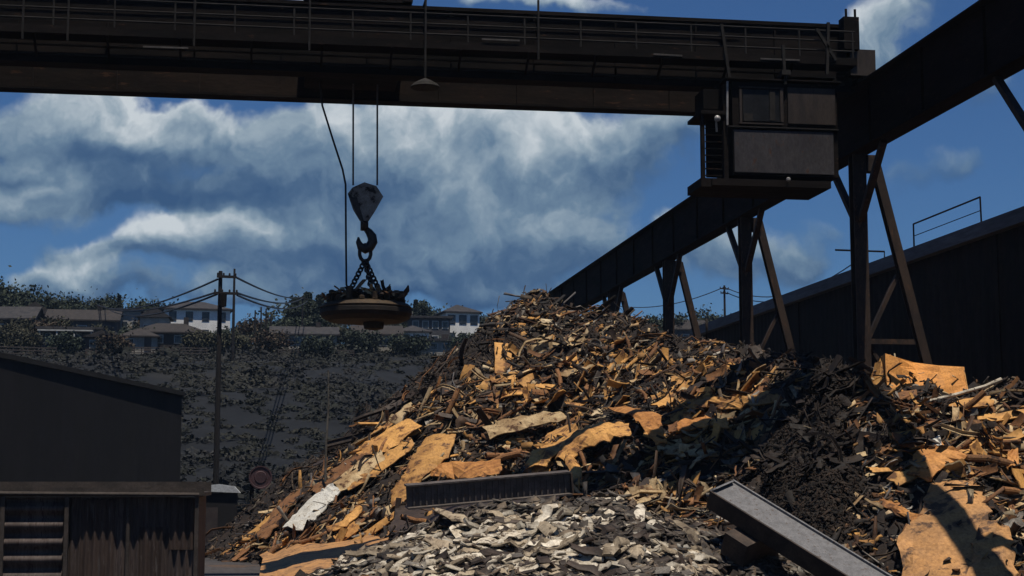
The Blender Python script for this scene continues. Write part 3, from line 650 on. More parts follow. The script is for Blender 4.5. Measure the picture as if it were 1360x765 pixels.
# ochre torn box on top of the right ridge
def torn_box():
    Yb = 47.6
    a, b, c = at(1180, 522, Yb), at(1288, 520, Yb-.3), at(1288, 486, Yb-.3)
    d, e = at(1222, 480, Yb+.5), at(1182, 468, Yb)
    root = thing('torn_box', 'torn orange sheet metal box sitting on the ridge below the nearest support', 'scrap box', (a.x, a.y, a.z))
    rowt = [p_+Vector((0, .42, 0)) for p_ in (e, at(1200,474,Yb-.25), d, at(1255,484,Yb-.3), c)]; c = rowt[-1]; e = rowt[0]; rowb = [at(1178,512,Yb), at(1198,524,Yb-.3), at(1226,516,Yb-.35), at(1258,524,Yb-.4), at(1286,518,Yb-.35)]
    m = MB()
    for i in range(4):
        N = 4
        for j in range(N):
            p = [rowt[i].lerp(rowb[i], j/N), rowt[i].lerp(rowb[i], (j+1)/N), rowt[i+1].lerp(rowb[i+1], (j+1)/N), rowt[i+1].lerp(rowb[i+1], j/N)]
            m.prism([q+Vector((0, .04*math.sin(3*q.x+5*q.z), 0)) for q in p], (0, .035, 0))
    m.build('front_panel', 's_box', root)
    m = MB(); back = Vector((.2, 1.3, -.15))
    m.prism([e, rowb[0], rowb[0]+back, e+back], (.03, 0, 0)); m.build('side_panel', 's_ochre', root)
    m = MB(); m.prism([c, rowb[-1], rowb[-1]+back, c+back], (-.03, 0, 0)); m.build('side_panel', 's_ochre', root)
    m = MB(); m.prism([e+back, rowb[0]+back, rowb[-1]+back, c+back], (0, .03, 0)); m.build('back_panel', 's_rust', root)
torn_box()
m = MB(); m.tube([at(1228,534,46.2), at(1270,524,46.2), at(1308,513,46.2), at(1330,504,46.2)], [.05,.055,.05,.07], 8)
tag(m.build('pale_bar', 's_pale', loc=at(1228,534,46.2)), 'pale bent bar poking out right of the torn orange box', 'scrap bar')

# grey channel beam in front, right
def big_beam():
    p0, p1 = at(958, 648, 39.5), at(1192, 792, 36.0)
    d = (p1-p0).normalized(); side = Vector((.86, .42, .20)); side = (side-d*side.dot(d)).normalized(); up = d.cross(side).normalized()
    if up.z < 0: up = -up
    root = thing('channel_beam', 'long grey flanged steel beam sloping down in front of the dark mound', 'steel beam', p0)
    w = .84; L = (p1-p0).length
    web = MB(); web.prism([p0-side*w/2, p0+side*w/2, p1+side*w/2, p1-side*w/2], up*.04)
    web.build('web', 's_beam', root)
    f = MB(); f.prism([p0-side*w/2-up*.42, p0-side*w/2+up*.06, p1-side*w/2+up*.06, p1-side*w/2-up*.42], -side*.05); f.build('flange', 's_dark', root)  # near flange coloured dark to paint in the shade on its front
    f = MB(); f.prism([p0+side*w/2-up*.42, p0+side*w/2+up*.10, p1+side*w/2+up*.10, p1+side*w/2-up*.42], side*.05); f.build('flange', 's_beam', root)
    e = MB(); e.prism([p0-side*w/2+up*.045, p0+side*w/2+up*.045, p0+side*w/2*.8+up*.14+d*.1, p0-side*w/2*.8+up*.14+d*.1], -d*.05); e.build('end_lip', 's_beam', root)
    for i in range(1, 9):
        s = MB(); c = p0+d*L*i/9; s.prism([c-side*w/2*.98-up*.40, c+side*w/2*.98-up*.40, c+side*w/2*.98-up*.003, c-side*w/2*.98-up*.003], d*.03); s.build('stiffener', 's_beam', root)
    # timber props, coloured dark to stand for the black shade under the beam
    q = MB(); c = p0.lerp(p1, .25); q.beam(c-side*.9-up*.75, c+side*.9-up*.75, .7, .6, up); q.beam(c-side*.7-up*1.3, c+side*.7-up*1.3, .6, .5, up)
    c = p0.lerp(p1, .75); q.beam(c-side*.9-up*.75, c+side*.9-up*.75, .7, .6, up)
    tag(q.build('timber_block', 's_dark', loc=c), 'timber blocks propping the long grey flanged beam, coloured dark for the shade beneath it', 'timber')
big_beam()

plate('shadow_plate', 'long dark plate added as the deep shadow under the ribbed grey girder', 'scrap plate', [(528,668),(580,668),(650,662),(748,650)], [(516,712),(560,704),(640,690),(735,684)], 's_dark', .12, .03)  # dark sheet added where only the girder's shadow lies
def ribbed_girder():
    p0, p1 = at(540, 660, 46.5), at(757, 641, 47.2)
    d = (p1-p0).normalized(); up = Vector((0, -.15, 1)); up = (up-d*up.dot(d)).normalized(); b = d.cross(up).normalized()
    if b.y < 0: b = -b
    root = thing('ribbed_girder', 'dull grey ribbed girder lying behind the pale front pile', 'girder', p0)
    L = (p1-p0).length; h = .58
    m = MB(); m.prism([p0-up*h/2, p1-up*h/2, p1+up*h/2, p0+up*h/2], b*.04); m.build('web', 's_ribbed', root)
    f = MB(); f.prism([p0-up*h/2-b*.22, p1-up*h/2-b*.22, p1-up*h/2+b*.26, p0-up*h/2+b*.26], -up*.05); f.build('flange', 's_ribbed', root)
    f = MB(); f.prism([p0+up*h/2-b*.10, p1+up*h/2-b*.10, p1+up*h/2+b*.26, p0+up*h/2+b*.26], up*.05); f.build('flange', 's_ribbed', root)
    for i in range(1, 27):
        r = MB(); c = p0+d*L*i/27; r.prism([c-up*h/2+up*.003, c+up*h/2-up*.003, c+up*h/2-up*.003-b*.04, c-up*h/2+up*.003-b*.05], d*.05); r.build('rib', 's_ribbed', root)
    e = MB(); e.prism([p1-up*h/2-b*.2, p1+up*h/2-b*.1, p1+up*h/2+b*.24, p1-up*h/2+b*.24], d*.05); e.build('end_plate', 's_dark', root)
ribbed_girder()

# ------------------------------------------------------------------ crane runway and its supports
XR = at(1138, 203, 49.).x
ZB = at(1138, 206, 49.).z                       # underside of runway girder
ZT = at(1145, 121, 49.).z                       # top of runway girder
print('runway X %.2f zb %.2f zt %.2f' % (XR, ZB, ZT))
YS = [49+12.42*k for k in range(-1, 6)]
Y0, Y1 = 14., 118.
run = thing('crane_runway', 'long dark plate girder track carrying the overhead crane on raking supports', 'crane runway', (XR, 49, ZB))
W2 = .32
m = MB(); m.box((XR-.03, Y0, ZB+.06), (XR+.03, Y1, ZT-.06)); m.build('web', 'runway_steel', run)
m = MB(); m.box((XR-W2, Y0, ZT-.06), (XR+W2, Y1, ZT)); m.build('flange', 'runway_steel', run)
m = MB(); m.box((XR-W2, Y0, ZB), (XR+W2, Y1, ZB+.06)); m.build('flange', 'runway_steel', run)
y = Y0+.5
while y < Y1:
    for s in (-1, 1): m = MB(); m.box((min(XR+s*.032, XR+s*(W2-.2)), y-.015, ZB+.062), (max(XR+s*.032, XR+s*(W2-.2)), y+.015, ZT-.062)); m.build('stiffener', 'runway_steel', run)
    y += 4.14
m = MB(); m.box((XR-.05, Y0, ZT+.002), (XR+.05, Y1, ZT+.10)); m.build('rail', 'black_steel', run)

def make_support():
    root = thing('runway_support', '', 'runway support', (XR, 49, 0), 'raking supports under the crane runway')
    Y = 49
    top = ZB-.003
    m = MB(); m.hbeam((XR, Y, .12), (XR, Y, top), .44, .44, .05, (0, 1, 0)); m.build('post', 'leg_steel', root)
    m = MB(); m.box((XR-.5, Y-.5, 0), (XR+.5, Y+.5, .118)); m.build('base_plate', 'leg_steel', root)
    # raking outer leg
    t = Vector((XR+.55, Y, top-.1)); b = Vector((XR+3.75, Y, .1))
    m = MB(); m.hbeam(t, b, .28, .30, .045, (0, 1, 0)); m.build('leg', 'leg_steel', root)
    m = MB(); m.box((XR+3.3, Y-.45, 0), (XR+4.2, Y+.45, .118)); m.build('base_plate', 'leg_steel', root)
    m = MB(); m.box((XR+.26, Y-.2, top-.55), (XR+.62, Y+.2, top-.02)); m.build('gusset', 'leg_steel', root)
    def leg_at(z): k = (t.z-z)/(t.z-b.z); return t.lerp(b, k)
    px_ = XR+.255
    for z in (7.55, 3.2):
        q = leg_at(z); m = MB(); m.beam((px_, Y, z), q-Vector((.17, 0, 0)), .14, .16); m.build('strut', 'leg_steel', root)
    for za, zb in ((7.65, 9.7), (7.45, 3.3)):
        q = leg_at(zb); m = MB(); m.beam((px_, Y+.1, za), q+Vector((-.17, .1, 0)), .12, .18, (0, 1, 0)); m.build('brace', 'leg_steel', root)
    for s in (-1, 1):
        m = MB(); m.beam((XR, Y+s*.23, top-2.15), (XR, Y+s*2.3, top-.02), .17, .2, (1, 0, 0)); m.build('knee_brace', 'leg_steel', root)
    return root
sup = make_support()
SL = {0: 'nearest runway support, mostly beyond the right frame edge', 1: 'runway support under the crane cab, closest whole raking frame',
      2: 'second raking runway support, rising behind the yellow sheet', 3: 'third runway support, small, where the hill shows behind',
      4: 'farthest visible runway support stub behind the top of the heap', 5: 'runway support hidden beyond the heap peak', 6: 'last runway support beyond the heap'}
for k, Y in enumerate(YS):
    if k > 4: continue
    o = sup if k == 1 else copy_tree(sup)
    o.location = (XR, Y, 0); o['label'] = SL[k]

# ------------------------------------------------------------------ overhead crane
YN, YF = 48.6, 52.0                       # faces of the two bridge girders
zt = at(1100, 34, YN).z; zb = at(880, 114, YN).z
xe = at(1131, 60, YN).x; xl = -26.
print('bridge z %.2f %.2f xe %.2f' % (zb, zt, xe))
cr = thing('overhead_crane', 'dark twin girder travelling crane bridge spanning the yard with a hanging cab', 'overhead crane', (xe, YN, zb))
def girder(Y, name):
    m = MB(); m.box((xl, Y, zb+.08), (xe, Y+.5, zt-.08)); g = m.build(name, 'girder_steel' if Y > 50 else 'black_steel', cr)
    m = MB(); m.box((xl, Y-.08, zt-.078), (xe+.02, Y+.58, zt)); m.box((xl, Y-.08, zb), (xe+.02, Y+.58, zb+.078)); m.build('flange', 'black_steel', g)
    x = xl+.3
    while x < xe: m = MB(); m.box((x-.03, Y-.062, zb+.082), (x+.03, Y-.002, zt-.082)); m.build('stiffener', 'black_steel' if Y < 50 else 'girder_steel', g); x += 2.6
girder(YN, 'near_girder'); girder(YF, 'far_girder')
m = MB()
for dz in (.22, .5, 1.05): m.box((xl, YN-.10, zb+dz), (xe-.3, YN-.064, zb+dz+.05))
m.build('conduit', 'rail_grey', cr)
for (p0_, p1_, py) in ((868,906,72),(1010,1062,78),(640,690,52),(190,250,62)):
    a, b = at(p0_, py, YN-1.0), at(p1_, py+2, YN-1.0); m = MB(); m.beam(a, b, .04, .05); m.build('cable_tray', 'tray', cr)
# walkway with handrail on the near side
zw = zb+.72
m = MB(); m.box((xl, YN-.95, zw-.06), (xe-.2, YN-.105, zw)); w = m.build('walkway', 'black_steel', cr)
m = MB(); m.box((xl, YN-.98, zw-.08), (xe-.2, YN-.952, zw+.16)); m.build('kickboard', 'black_steel', w)
x = xl+.2
while x < xe-.3: m = MB(); m.beam((x, YN-.9, zw-.065), (x, YN-.11, zw-.55), .07, .07); m.build('bracket', 'black_steel', w); x += 2.1
hr = MB()
for dz in (.38, .70, 1.02): hr.tube([(xl, YN-.92, zw+dz), (xe-.25, YN-.92, zw+dz)], .028, 6)
x = xl+.4
while x < xe-.3: hr.tube([(x, YN-.92, zw), (x, YN-.92, zw+1.04)], .03, 6); x += 1.75
hr.build('handrail', 'rail_grey', cr)
m = MB(); m.box((xl, YN-.90, zw+.42), (xe-4., YN-.875, zw+.62)); m.box((xl, YN-.90, zw+.74), (xe-9., YN-.875, zw+.93)); m.build('screen_board', 'black_steel', cr)
m = MB(); m.box((xl, YF-.4, zt+.002), (xe, YF+.1, zt+.14)); m.box((xl, YN+.2, zt+.002), (xe, YN+.3, zt+.12)); m.build('rail', 'black_steel', cr)
# end carriage riding on the runway
x0 = xe+.02; ec = MB(); zc = ZT+.32
ec.box((XR-.42, YN-.35, zc), (XR+.42, YF+1.6, zc+.85)); e_o = ec.build('end_carriage', 'cab_brown', cr)
for yy in (YN+.25, YF+.95):
    m = MB(); m.lathe([(.30,-.09),(.36,-.09),(.36,-.07),(.31,-.07),(.31,.07),(.36,.07),(.36,.09),(.30,.09)], (XR, yy, ZT+.10+.312), 20, 'X'); m.build('wheel', 'black_steel', e_o)
m = MB(); m.box((xe-.45, YN-.55, zt-.9), (xe+.06, YN-.085, zt+.16)); m.box((xe+.06, YN-.2, zt-1.1), (XR-.44, YF+.6, zt-.25)); m.build('end_bracket', 'black_steel', cr)
m = MB()
for dx in (-.35, -.05): m.tube([(xe+dx, YN-.5, zt+.16), (xe+dx, YN-.5, zt+.42)], .04, 6)
m.build('end_post', 'black_steel', cr)
for a, b_ in (((958,32),(970,112)), ((1084,38),(1110,80)), ((1100,30),(1098,112)), ((1040,60),(1042,104))):
    p, q = at(*a, YN-1.02), at(*b_, YN-1.02); m = MB(); m.beam(p, q, .09, .09); m.build('hanger', 'rail_grey', cr)
# cab
YC = 46.7
def cb(px0, py0, px1, py1, Ya, Yb, mb):
    a, b = at(px0, py0, Ya), at(px1, py1, Ya); mb.box((a.x, Ya, b.z), (b.x, Yb, a.z)); return mb
body = cb(972, 108, 1114, 236, YC, YC+1.8, MB()).build('cab', 'black_steel', cr)
cb(1046, 116, 1110, 166, YC-.05, YC-.003, MB()).build('cab_panel', 'cab_brown', body)
cb(975, 172, 1108, 232, YC-.06, YC-.003, MB()).build('front_panel', 'cab_paint', body)
m = cb(982, 114, 1041, 118, YC-.07, YC-.003, MB()); cb(982, 162, 1041, 166, YC-.07, YC-.003, m); cb(982, 118.2, 986, 161.8, YC-.07, YC-.003, m); cb(1036, 118.2, 1041, 161.8, YC-.07, YC-.003, m)
wf = m.build('window_frame', 'cab_brown', body)
cb(986.2, 118.4, 1035.8, 161.6, YC-.03, YC-.003, MB()).build('window_glass', 'dark_glass', wf)
cb(1022, 120, 1030, 160, YC-.055, YC-.033, MB()).build('window_bar', 'rail_grey', wf); m = cb(988, 150, 1000, 161, YC-.055, YC-.033, MB()); m.build('seat_back', 'rail_grey', wf)
m = cb(968, 168, 1114, 171.5, YC-.1, YC-.003, MB()); m.build('sill_rail', 'rail_grey', body)
cb(964, 104, 1118, 108, YC-.15, YC+1.9, MB()).build('cab_roof', 'black_steel', body)
cb(946, 236.3, 1104, 250, YC-.1, YC+2., MB()).build('cab_floor', 'black_steel', body)
# access frame left of the cab
m = cb(931, 150, 937, 240, YC+.1, YC+.25, MB()); cb(960, 112, 968, 240, YC+.05, YC+.25, m); cb(931, 146, 968, 152, YC, YC+1.6, m); cb(931, 236, 946, 248, YC, YC+1.6, m)
for py in range(160, 236, 9): cb(937, py, 960, py+2, YC+.12, YC+.2, m)
cb(937, 152, 960, 236, YC+.9, YC+.95, m); m.build('access_ladder', 'black_steel', cr)
cb(934, 118, 972, 146, YC+.6, YC+1.6, MB()).build('cab_hanger', 'black_steel', cr); m = MB(); cb(1040, 96, 1110, 104, YC+.3, YC+1.6, m); m.build('cab_hanger', 'black_steel', cr)
m = MB(); p, q = at(966, 108, YC-.02), at(966, 166, YC-.02); m.tube([p, q], .035, 8); m.build('downpipe', 'lamp', cr)
m = MB(); a = at(952, 158, YC-.05); m.lathe([(.02,.0),(.09,.04),(.10,.07),(.06,.2),(.03,.28)], a-Vector((0,.15,0)), 12, 'Y'); m.tube([a+Vector((0,.1,0)), a+Vector((.05,.2,-.35))], .03, 6); m.build('floodlight', 'lamp', cr)
m = MB(); a = at(1047, 238, YC-.2); m.lathe([(.02,-.06),(.07,-.03),(.07,.03),(.02,.06)], a, 10); m.build('bulb', 'lamp', cr)
m = MB(); p = at(1043, 98, YC-.1); m.tube([p, at(1043, 112, YC-.1)], .05, 6); m.box(tuple(p-Vector((.14,.1,.05))), tuple(p+Vector((.14,.1,.1)))); m.build('vent_stack', 'rail_grey', cr)
# lamp hung from a rod
rx = at(565, 60, YN-1.1).x; zl = at(565, 116, YN-1.1).z
m = MB(); m.tube([(rx, YN-1.1, zt-.05), (rx, YN-1.1, zl+.22)], .035, 6); m.tube([(rx, YN-1.1, zt-.08), (rx, YN-.3, zt-.08)], .03, 6); lr = m.build('lamp_rod', 'rail_grey', cr)
m = MB(); m.lathe([(.40,-.03),(.45,0),(.37,.10),(.16,.22),(.05,.27)], (rx, YN-1.1, zl), 20); m.build('lamp_shade', 'rail_grey', lr)
for px in (30, 90, 258, 411, 715):
    x = at(px, 40, YN-1.).x; m = MB(); m.tube([(x, YN-1.0, zw-.3), (x, YN-1.0, zt+.1)], .035, 6); m.build('hanger', 'rail_grey', cr)
# trolley
YM = .5*(YN+YF)+.5
a = at(402, 5, YM).x; b = at(540, 5, YM).x
tr = thing('crane_trolley', 'dark hoist trolley sitting on top of the crane bridge above the hook', 'hoist trolley', (.5*(a+b), YM, zt))
m = MB(); m.box((a, YN-.1, zt+.14), (a+.3, YF+.3, zt+.42)); m.box((b-.3, YN-.1, zt+.14), (b, YF+.3, zt+.42)); m.box((a+.302, YF-.1, zt+.15), (b-.302, YF+.1, zt+.40)); m.box((a+.302, YN+.1, zt+.15), (b-.302, YN+.3, zt+.40)); m.build('frame', 'black_steel', tr)
m = MB(); m.lathe([(.55,-1.),(.55,-.95),(.45,-.93),(.45,.93),(.55,.95),(.55,1.)], (.5*(a+b), YM, zt+1.), 20, 'X'); m.build('rope_drum', 'hook', tr)
m = MB(); m.box((a+.2, YF-.9, zt+.422), (a+1.5, YF+.1, zt+1.5)); m.build('motor_housing', 'black_steel', tr)
m = MB(); m.box((b-.9, YN+.2, zt+.422), (b-.2, YN+.9, zt+1.2)); m.build('side_plate', 'black_steel', tr)
m = MB(); m.box((a+.1, YN+.75, zb+.25), (b-.3, YF-.35, zt+.138)); m.build('under_frame', 'black_steel', tr)
# hook block on two falls of rope
bx = at(485, 262, YM).x
hb = thing('hook_block', 'grey and black sheave block with a heavy hook hanging on wire ropes', 'hook block', tuple(at(485, 300, YM)))
for px in (469, 501):
    m = MB(); m.tube([at(px, 246, YM), (at(px, 120, YM).x, YM, zb+.3)], .03, 6); m.build('rope', 'rope', hb)
S = lambda pts, Y, d, mb: mb.prism([at(x, y, Y) for x, y in pts], (0, d, 0))
cheek = [(462,257),(468,249),(484,242),(500,247),(509,261),(499,279),(490,293),(478,293),(469,278)]
for dy in (-.28, .20): 
    m = MB(); S(cheek, YM+dy, .08, m); m.build('cheek_plate', 'block', hb)
m = MB(); m.lathe([(.40,-.15),(.44,-.13),(.36,-.05),(.36,.05),(.44,.13),(.40,.15)], at(485, 265, YM-.02), 24, 'Y'); m.build('sheave', 'hook', hb)
m = MB(); S([(464,262),(474,262),(484,296),(476,290)], YM-.33, .045, m); m.build('counterweight', 'hook', hb)
m = MB(); m.tube([at(484, 288, YM), at(484, 306, YM)], .13, 10)
hp = [(486,304),(490,308),(494,314),(495,321),(491,328),(485,331),(479,328),(476,321),(476,315)]
m.tube([at(x, y, YM) for x, y in hp], [.09,.12,.15,.16,.16,.15,.13,.09,.03], 8); m.build('hook', 'hook', hb, smooth=True)
# magnet
mc = at(486, 413, YM); rad = at(547, 410, YM).x-mc.x
mg = thing('lifting_magnet', 'round rusty lifting magnet hanging by chains from the crane hook', 'lifting magnet', tuple(mc))
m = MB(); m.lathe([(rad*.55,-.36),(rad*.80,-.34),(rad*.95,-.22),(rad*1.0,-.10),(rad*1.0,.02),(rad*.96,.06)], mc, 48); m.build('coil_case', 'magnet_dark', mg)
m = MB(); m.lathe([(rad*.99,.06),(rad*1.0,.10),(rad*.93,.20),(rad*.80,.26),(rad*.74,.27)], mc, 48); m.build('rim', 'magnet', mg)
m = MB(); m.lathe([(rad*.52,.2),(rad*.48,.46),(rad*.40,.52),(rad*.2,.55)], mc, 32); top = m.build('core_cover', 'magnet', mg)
for k in range(18):
    a_ = 2*math.pi*k/18; m = MB(); c = mc+Vector((math.cos(a_), math.sin(a_), 0))*rad*.80
    hh = random.uniform(.34, .66); m.lathe([(.06,.25),(random.uniform(.07,.13),.26),(.10,hh),(.05,hh+.03)], c, 8); m.build('bolt', 'magnet', mg)
for k in range(8):
    a_ = 2*math.pi*k/8+.2; m = MB(); d_ = Vector((math.cos(a_), math.sin(a_), 0)); m.beam(mc+d_*rad*.2+Vector((0,0,.56)), mc+d_*rad*.66+Vector((0,0,.34+.12*(k%2))), .10, .2); m.build('fin', 'magnet', mg)
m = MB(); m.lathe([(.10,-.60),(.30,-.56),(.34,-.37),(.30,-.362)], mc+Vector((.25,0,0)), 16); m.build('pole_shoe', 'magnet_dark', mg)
for k in range(64):
    a_ = RNG.uniform(0, 6.283); q_ = rad*RNG.uniform(.35, .9); me_ = with_mat(random.choice(sheets+chunks+bars[:2]), random.choice(['s_rust', 's_dark', 's_tan', 's_rust']))
    o = bpy.data.objects.new('magnet_scrap', me_); C.objects.link(o); o.location = mc+Vector((math.cos(a_)*q_, math.sin(a_)*q_, .34+.3*(1-q_/rad)+RNG.uniform(0, .12)))
    o.rotation_euler = orient((0, 0, 1), .5); s_ = RNG.uniform(.3, .62); o.scale = (s_, s_, s_)
    tag(o, 'small ragged scrap piece caught on top of the hanging magnet', 'scrap piece', 'scrap caught on top of the magnet')
ring = [at(485+7.5*math.sin(2*math.pi*i/14), 336-11*math.cos(2*math.pi*i/14), YM) for i in range(14)]
m = MB(); m.tube(ring, .06, 6, True); m.build('lifting_ring', 'hook', mg, smooth=True)
rb = at(485, 346, YM)
for (ex, ey) in ((462, 0), (508, .2), (492, -.9)):
    end = Vector((at(ex, 392, YM).x, YM+ey, mc.z+.5)); n = 9; m = MB()
    dr = (end-rb).normalized(); s1 = dr.orthogonal().normalized(); s2 = dr.cross(s1)
    for i in range(n):
        c = rb.lerp(end, (i+.5)/n); hl = (end-rb).length/n*.66; sd_ = s1 if i % 2 else s2
        m.tube([c+dr*hl*math.cos(t)+sd_*.085*math.sin(t) for t in [2*math.pi*j/10 for j in range(10)]], .033, 5, True)
    m.build('chain', 'hook', mg, smooth=True)
m = MB(); m.tube([(at(424,60,YM).x, YM-.3, zb+.5), at(428,140,YM-.3), at(442,185,YM-.3), at(455,225,YM-.3), at(459,245,YM-.3), at(459.5,320,YM-.3), at(460,378,YM-.3), at(466,392,YM-.2)], .032, 6)
tag(m.build('power_cable', 'cable', loc=at(459,245,YM-.3)), 'thin black power cable running down from the trolley to the magnet', 'cable')

# ------------------------------------------------------------------ dark mill building on the right
XB = XR+10.2
zroof = at(1214, 329, at(1214, 329, 60).y).z
k_ = ray(1214, 331); tt = XB/k_.x; zroof = EYE+k_.z*tt
k_ = ray(926, 436); yfar = k_.y*XB/k_.x
print('mill X %.1f roof %.1f far %.1f' % (XB, zroof, yfar))
ml = thing('mill_building', 'long dark brown mill hall wall with pale roof edge behind the runway supports', 'building', (XB, 70, 0))
yn = 22.
m = MB(); n = int((yfar-yn)/.35); prof = [(XB+(.022 if i % 2 else 0.), yn+i*.35) for i in range(n+1)] 
vs = [(x, y, 0) for x, y in prof]+[(x, y, zroof-.6) for x, y in prof]; N = len(prof)
m.add(vs, [(i, i+1, N+i+1, N+i) for i in range(N-1)])
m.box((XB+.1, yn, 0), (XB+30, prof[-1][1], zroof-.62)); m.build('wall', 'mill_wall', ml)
m = MB(); m.box((XB-.35, yn-.3, zroof-.58), (XB+.2, yfar+.3, zroof)); m.build('fascia', 'mill_fascia', ml)
m = MB(); m.prism([(XB+.2, yn-.3, zroof-.3), (XB+15, yn-.3, zroof+3), (XB+30.4, yn-.3, zroof-.3), (XB+30.4, yn-.3, zroof-.55), (XB+.2, yn-.3, zroof-.55)], (0, yfar-yn+.6, 0)); m.build('roof', 'roof_dark', ml)
kk = ray(1214, 327); yy = kk.y*XB/kk.x
m = MB(); m.tube([(XB, yy, zroof), (XB, yy, zroof+1.15), (XB-.02, yy-7, zroof+1.15), (XB, yy-7, zroof)], .04, 6); m.tube([(XB, yy, zroof+.6), (XB, yy-7, zroof+.6)], .02, 5)
m.build('roof_rail', 'black_steel', ml)
kk = ray(1180, 340); yy = kk.y*XB/kk.x
m = MB(); m.tube([(XB, yy+.5, zroof), (XB, yy+.5, zroof+.4), (XB-2.6, yy, zroof+.35)], .05, 6); m.build('outlet_pipe', 'black_steel', ml)
for i in range(3): m = MB(); m.box((XB-.06, yn+14+i*24.5, .3), (XB-.003, yn+14.3+i*24.5, zroof-.62)); m.build('wall_rib', 'mill_wall', ml)

# ------------------------------------------------------------------ corrugated shed at lower left
YS_ = 42.
xr_ = at(262, 700, YS_).x; xm_ = at(88, 700, YS_).x; xl_ = at(-60, 700, YS_).x; zr_ = at(130, 655, YS_).z
sh = thing('corrugated_shed', 'low brown corrugated metal shed with flat roof', 'shed', (.5*(xr_+xl_), YS_, 0))
def corr(x0, x1, y, z0, z1, pitch, amp, vertical=True):
    m = MB(); L = (x1-x0) if vertical else (z1-z0); n = int(L/pitch*6); vs = []
    for i in range(n+1):
        s = i/n; a = amp*math.sin(2*math.pi*s*L/pitch)
        if vertical:
            x = x0+(x1-x0)*s; vs += [(x, y+a, z0), (x, y+a, z1)]
        else:
            z = z0+(z1-z0)*s; vs += [(x0, y+a, z), (x1, y+a, z)]
    return m.add(vs, [(2*i, 2*i+2, 2*i+3, 2*i+1) for i in range(n)])
mm = corr(xm_, xr_, YS_, .02, zr_-.1, .2, .035); mm.build('wall', 'shed_wall', sh, smooth=True)
mm = corr(xl_-3, xm_-.06, YS_-.12, .02, zr_-.1, .42, .09, False); mm.build('wall', 'shed_wall', sh, smooth=True)
m = MB(); m.box((xr_-.06, YS_+.05, .02), (xr_, YS_+6, zr_-.1)); m.box((xl_-3, YS_+.1, .02), (xr_-.1, YS_+.16, zr_-.12)); m.build('wall', 'shed_wall', sh)
m = MB(); m.box((xl_-3, YS_-.2, zr_-.08), (xr_+.14, YS_+6.2, zr_+.02)); m.box((xl_-3, YS_-.24, zr_-.06), (xr_+.16, YS_-.202, zr_+.14)); m.box((xl_-3, YS_+5.8, zr_+.022), (xr_+.14, YS_+6.0, zr_+.3)); m.build('roof', 'shed_roof', sh)
for px in (3, 88, 261):
    x = at(px, 700, YS_-.2).x; m = MB(); m.box((x-.05, YS_-.25, 0), (x+.05, YS_-.14 if px != 88 else YS_-.04, zr_-.082)); m.build('post', 'shed_roof', sh)

for (px0, px1, py0, py1) in ((108, 150, 664, 770), (186, 214, 700, 775), (226, 258, 662, 730)):
    a, b = at(px0, py0, YS_-.07), at(px1, py1, YS_-.07); q = corr(a.x, b.x, YS_-.06, max(b.z, .1), a.z, .2, .035); q.build('patch_sheet', 'shed_patch', sh, smooth=True)
a = at(171, 660, YS_-.1); m = MB(); m.tube([a, Vector((a.x, a.y, .1))], .05, 8); m.build('downpipe', 'shed_roof', sh)
a, b = at(-20, 652, YS_-.6), at(264, 652, YS_-.6); m = MB(); m.tube([(a.x, YS_-.29, zr_), (b.x, YS_-.29, zr_-.04)], .05, 8); m.build('gutter', 'shed_roof', sh)
# ------------------------------------------------------------------ long dark warehouse and yard bits below the hill
wa = at(-70, 448, 90.5); wb = at(242, 516, 108)
wh = thing('long_warehouse', 'long dark warehouse with sloping roof line below the hillside houses', 'warehouse', (wa.x, wa.y, 0))
d_ = Vector((wb.x-wa.x, wb.y-wa.y, 0)); nrm = Vector((-d_.y, d_.x, 0)).normalized()
if nrm.y < 0: nrm = -nrm
m = MB(); m.prism([(wa.x, wa.y, 0), (wb.x, wb.y, 0), (wb.x, wb.y, wb.z-.5), (wa.x, wa.y, wa.z-.5)], nrm*9); m.build('wall', 'warehouse', wh)
m = MB(); m.prism([(wa.x, wa.y-.15, wa.z-.48), (wb.x+.2, wb.y-.15, wb.z-.48), (wb.x+.2, wb.y-.15, wb.z-.2), (wa.x, wa.y-.15, wa.z-.2)], nrm*9.6); r_ = m.build('roof', 'warehouse_roof', wh); 
# red tank
tc_ = at(346, 634, 88)
tk = thing('round_tank', 'dull red round tank end beyond the left foot of the heap', 'tank', (tc_.x, 88, 0))
m = MB(); m.lathe([(.30,-.05),(.34,-.02),(.52,-.02),(.55,-.06),(.62,-.06),(.62,2.6),(.4,2.75)], tc_, 24, 'Y'); m.build('drum', 'tank_pink', tk)
m = MB(); m.box((tc_.x-.55, 88.2, 0), (tc_.x-.35, 90.3, tc_.z-.35)); m.box((tc_.x+.35, 88.2, 0), (tc_.x+.55, 90.3, tc_.z-.35)); m.build('cradle', 'black_steel', tk)
# low white roofed kiosk
a = at(255, 652, 84); b = at(319, 652, 84)
kx = thing('yard_hut', 'small hut with a bright white roof beside the tall utility pole', 'hut', (.5*(a.x+b.x), 84, 0))
m = MB(); m.prism([(a.x, 84, a.z), (b.x, 84, a.z-.1), (b.x-.3, 84, a.z+.22), (b.x-1.1, 84, a.z+.34), (a.x, 84, a.z+.2)], (0, 2.4, 0)); m.build('roof', 'white_roof', kx)
m = MB(); m.box((a.x+.15, 84.15, 0), (b.x-.15, 86.2, a.z-.11)); hw = m.build('wall', 'warehouse', kx)
m = MB(); m.box((a.x+.6, 84.09, .05), (a.x+1.3, 84.147, 1.9)); m.build('door', 'door_dark', kx)
# pale pole by the heap
m = MB(); m.tube([at(432,640,66), at(433,590,66), at(436,540,66), at(436,492,66)], [.05,.048,.042,.035], 8)
tag(m.build('thin_pole', 'pale_pole', loc=at(432,640,66)), 'thin weathered pole standing against the left flank of the heap', 'pole')

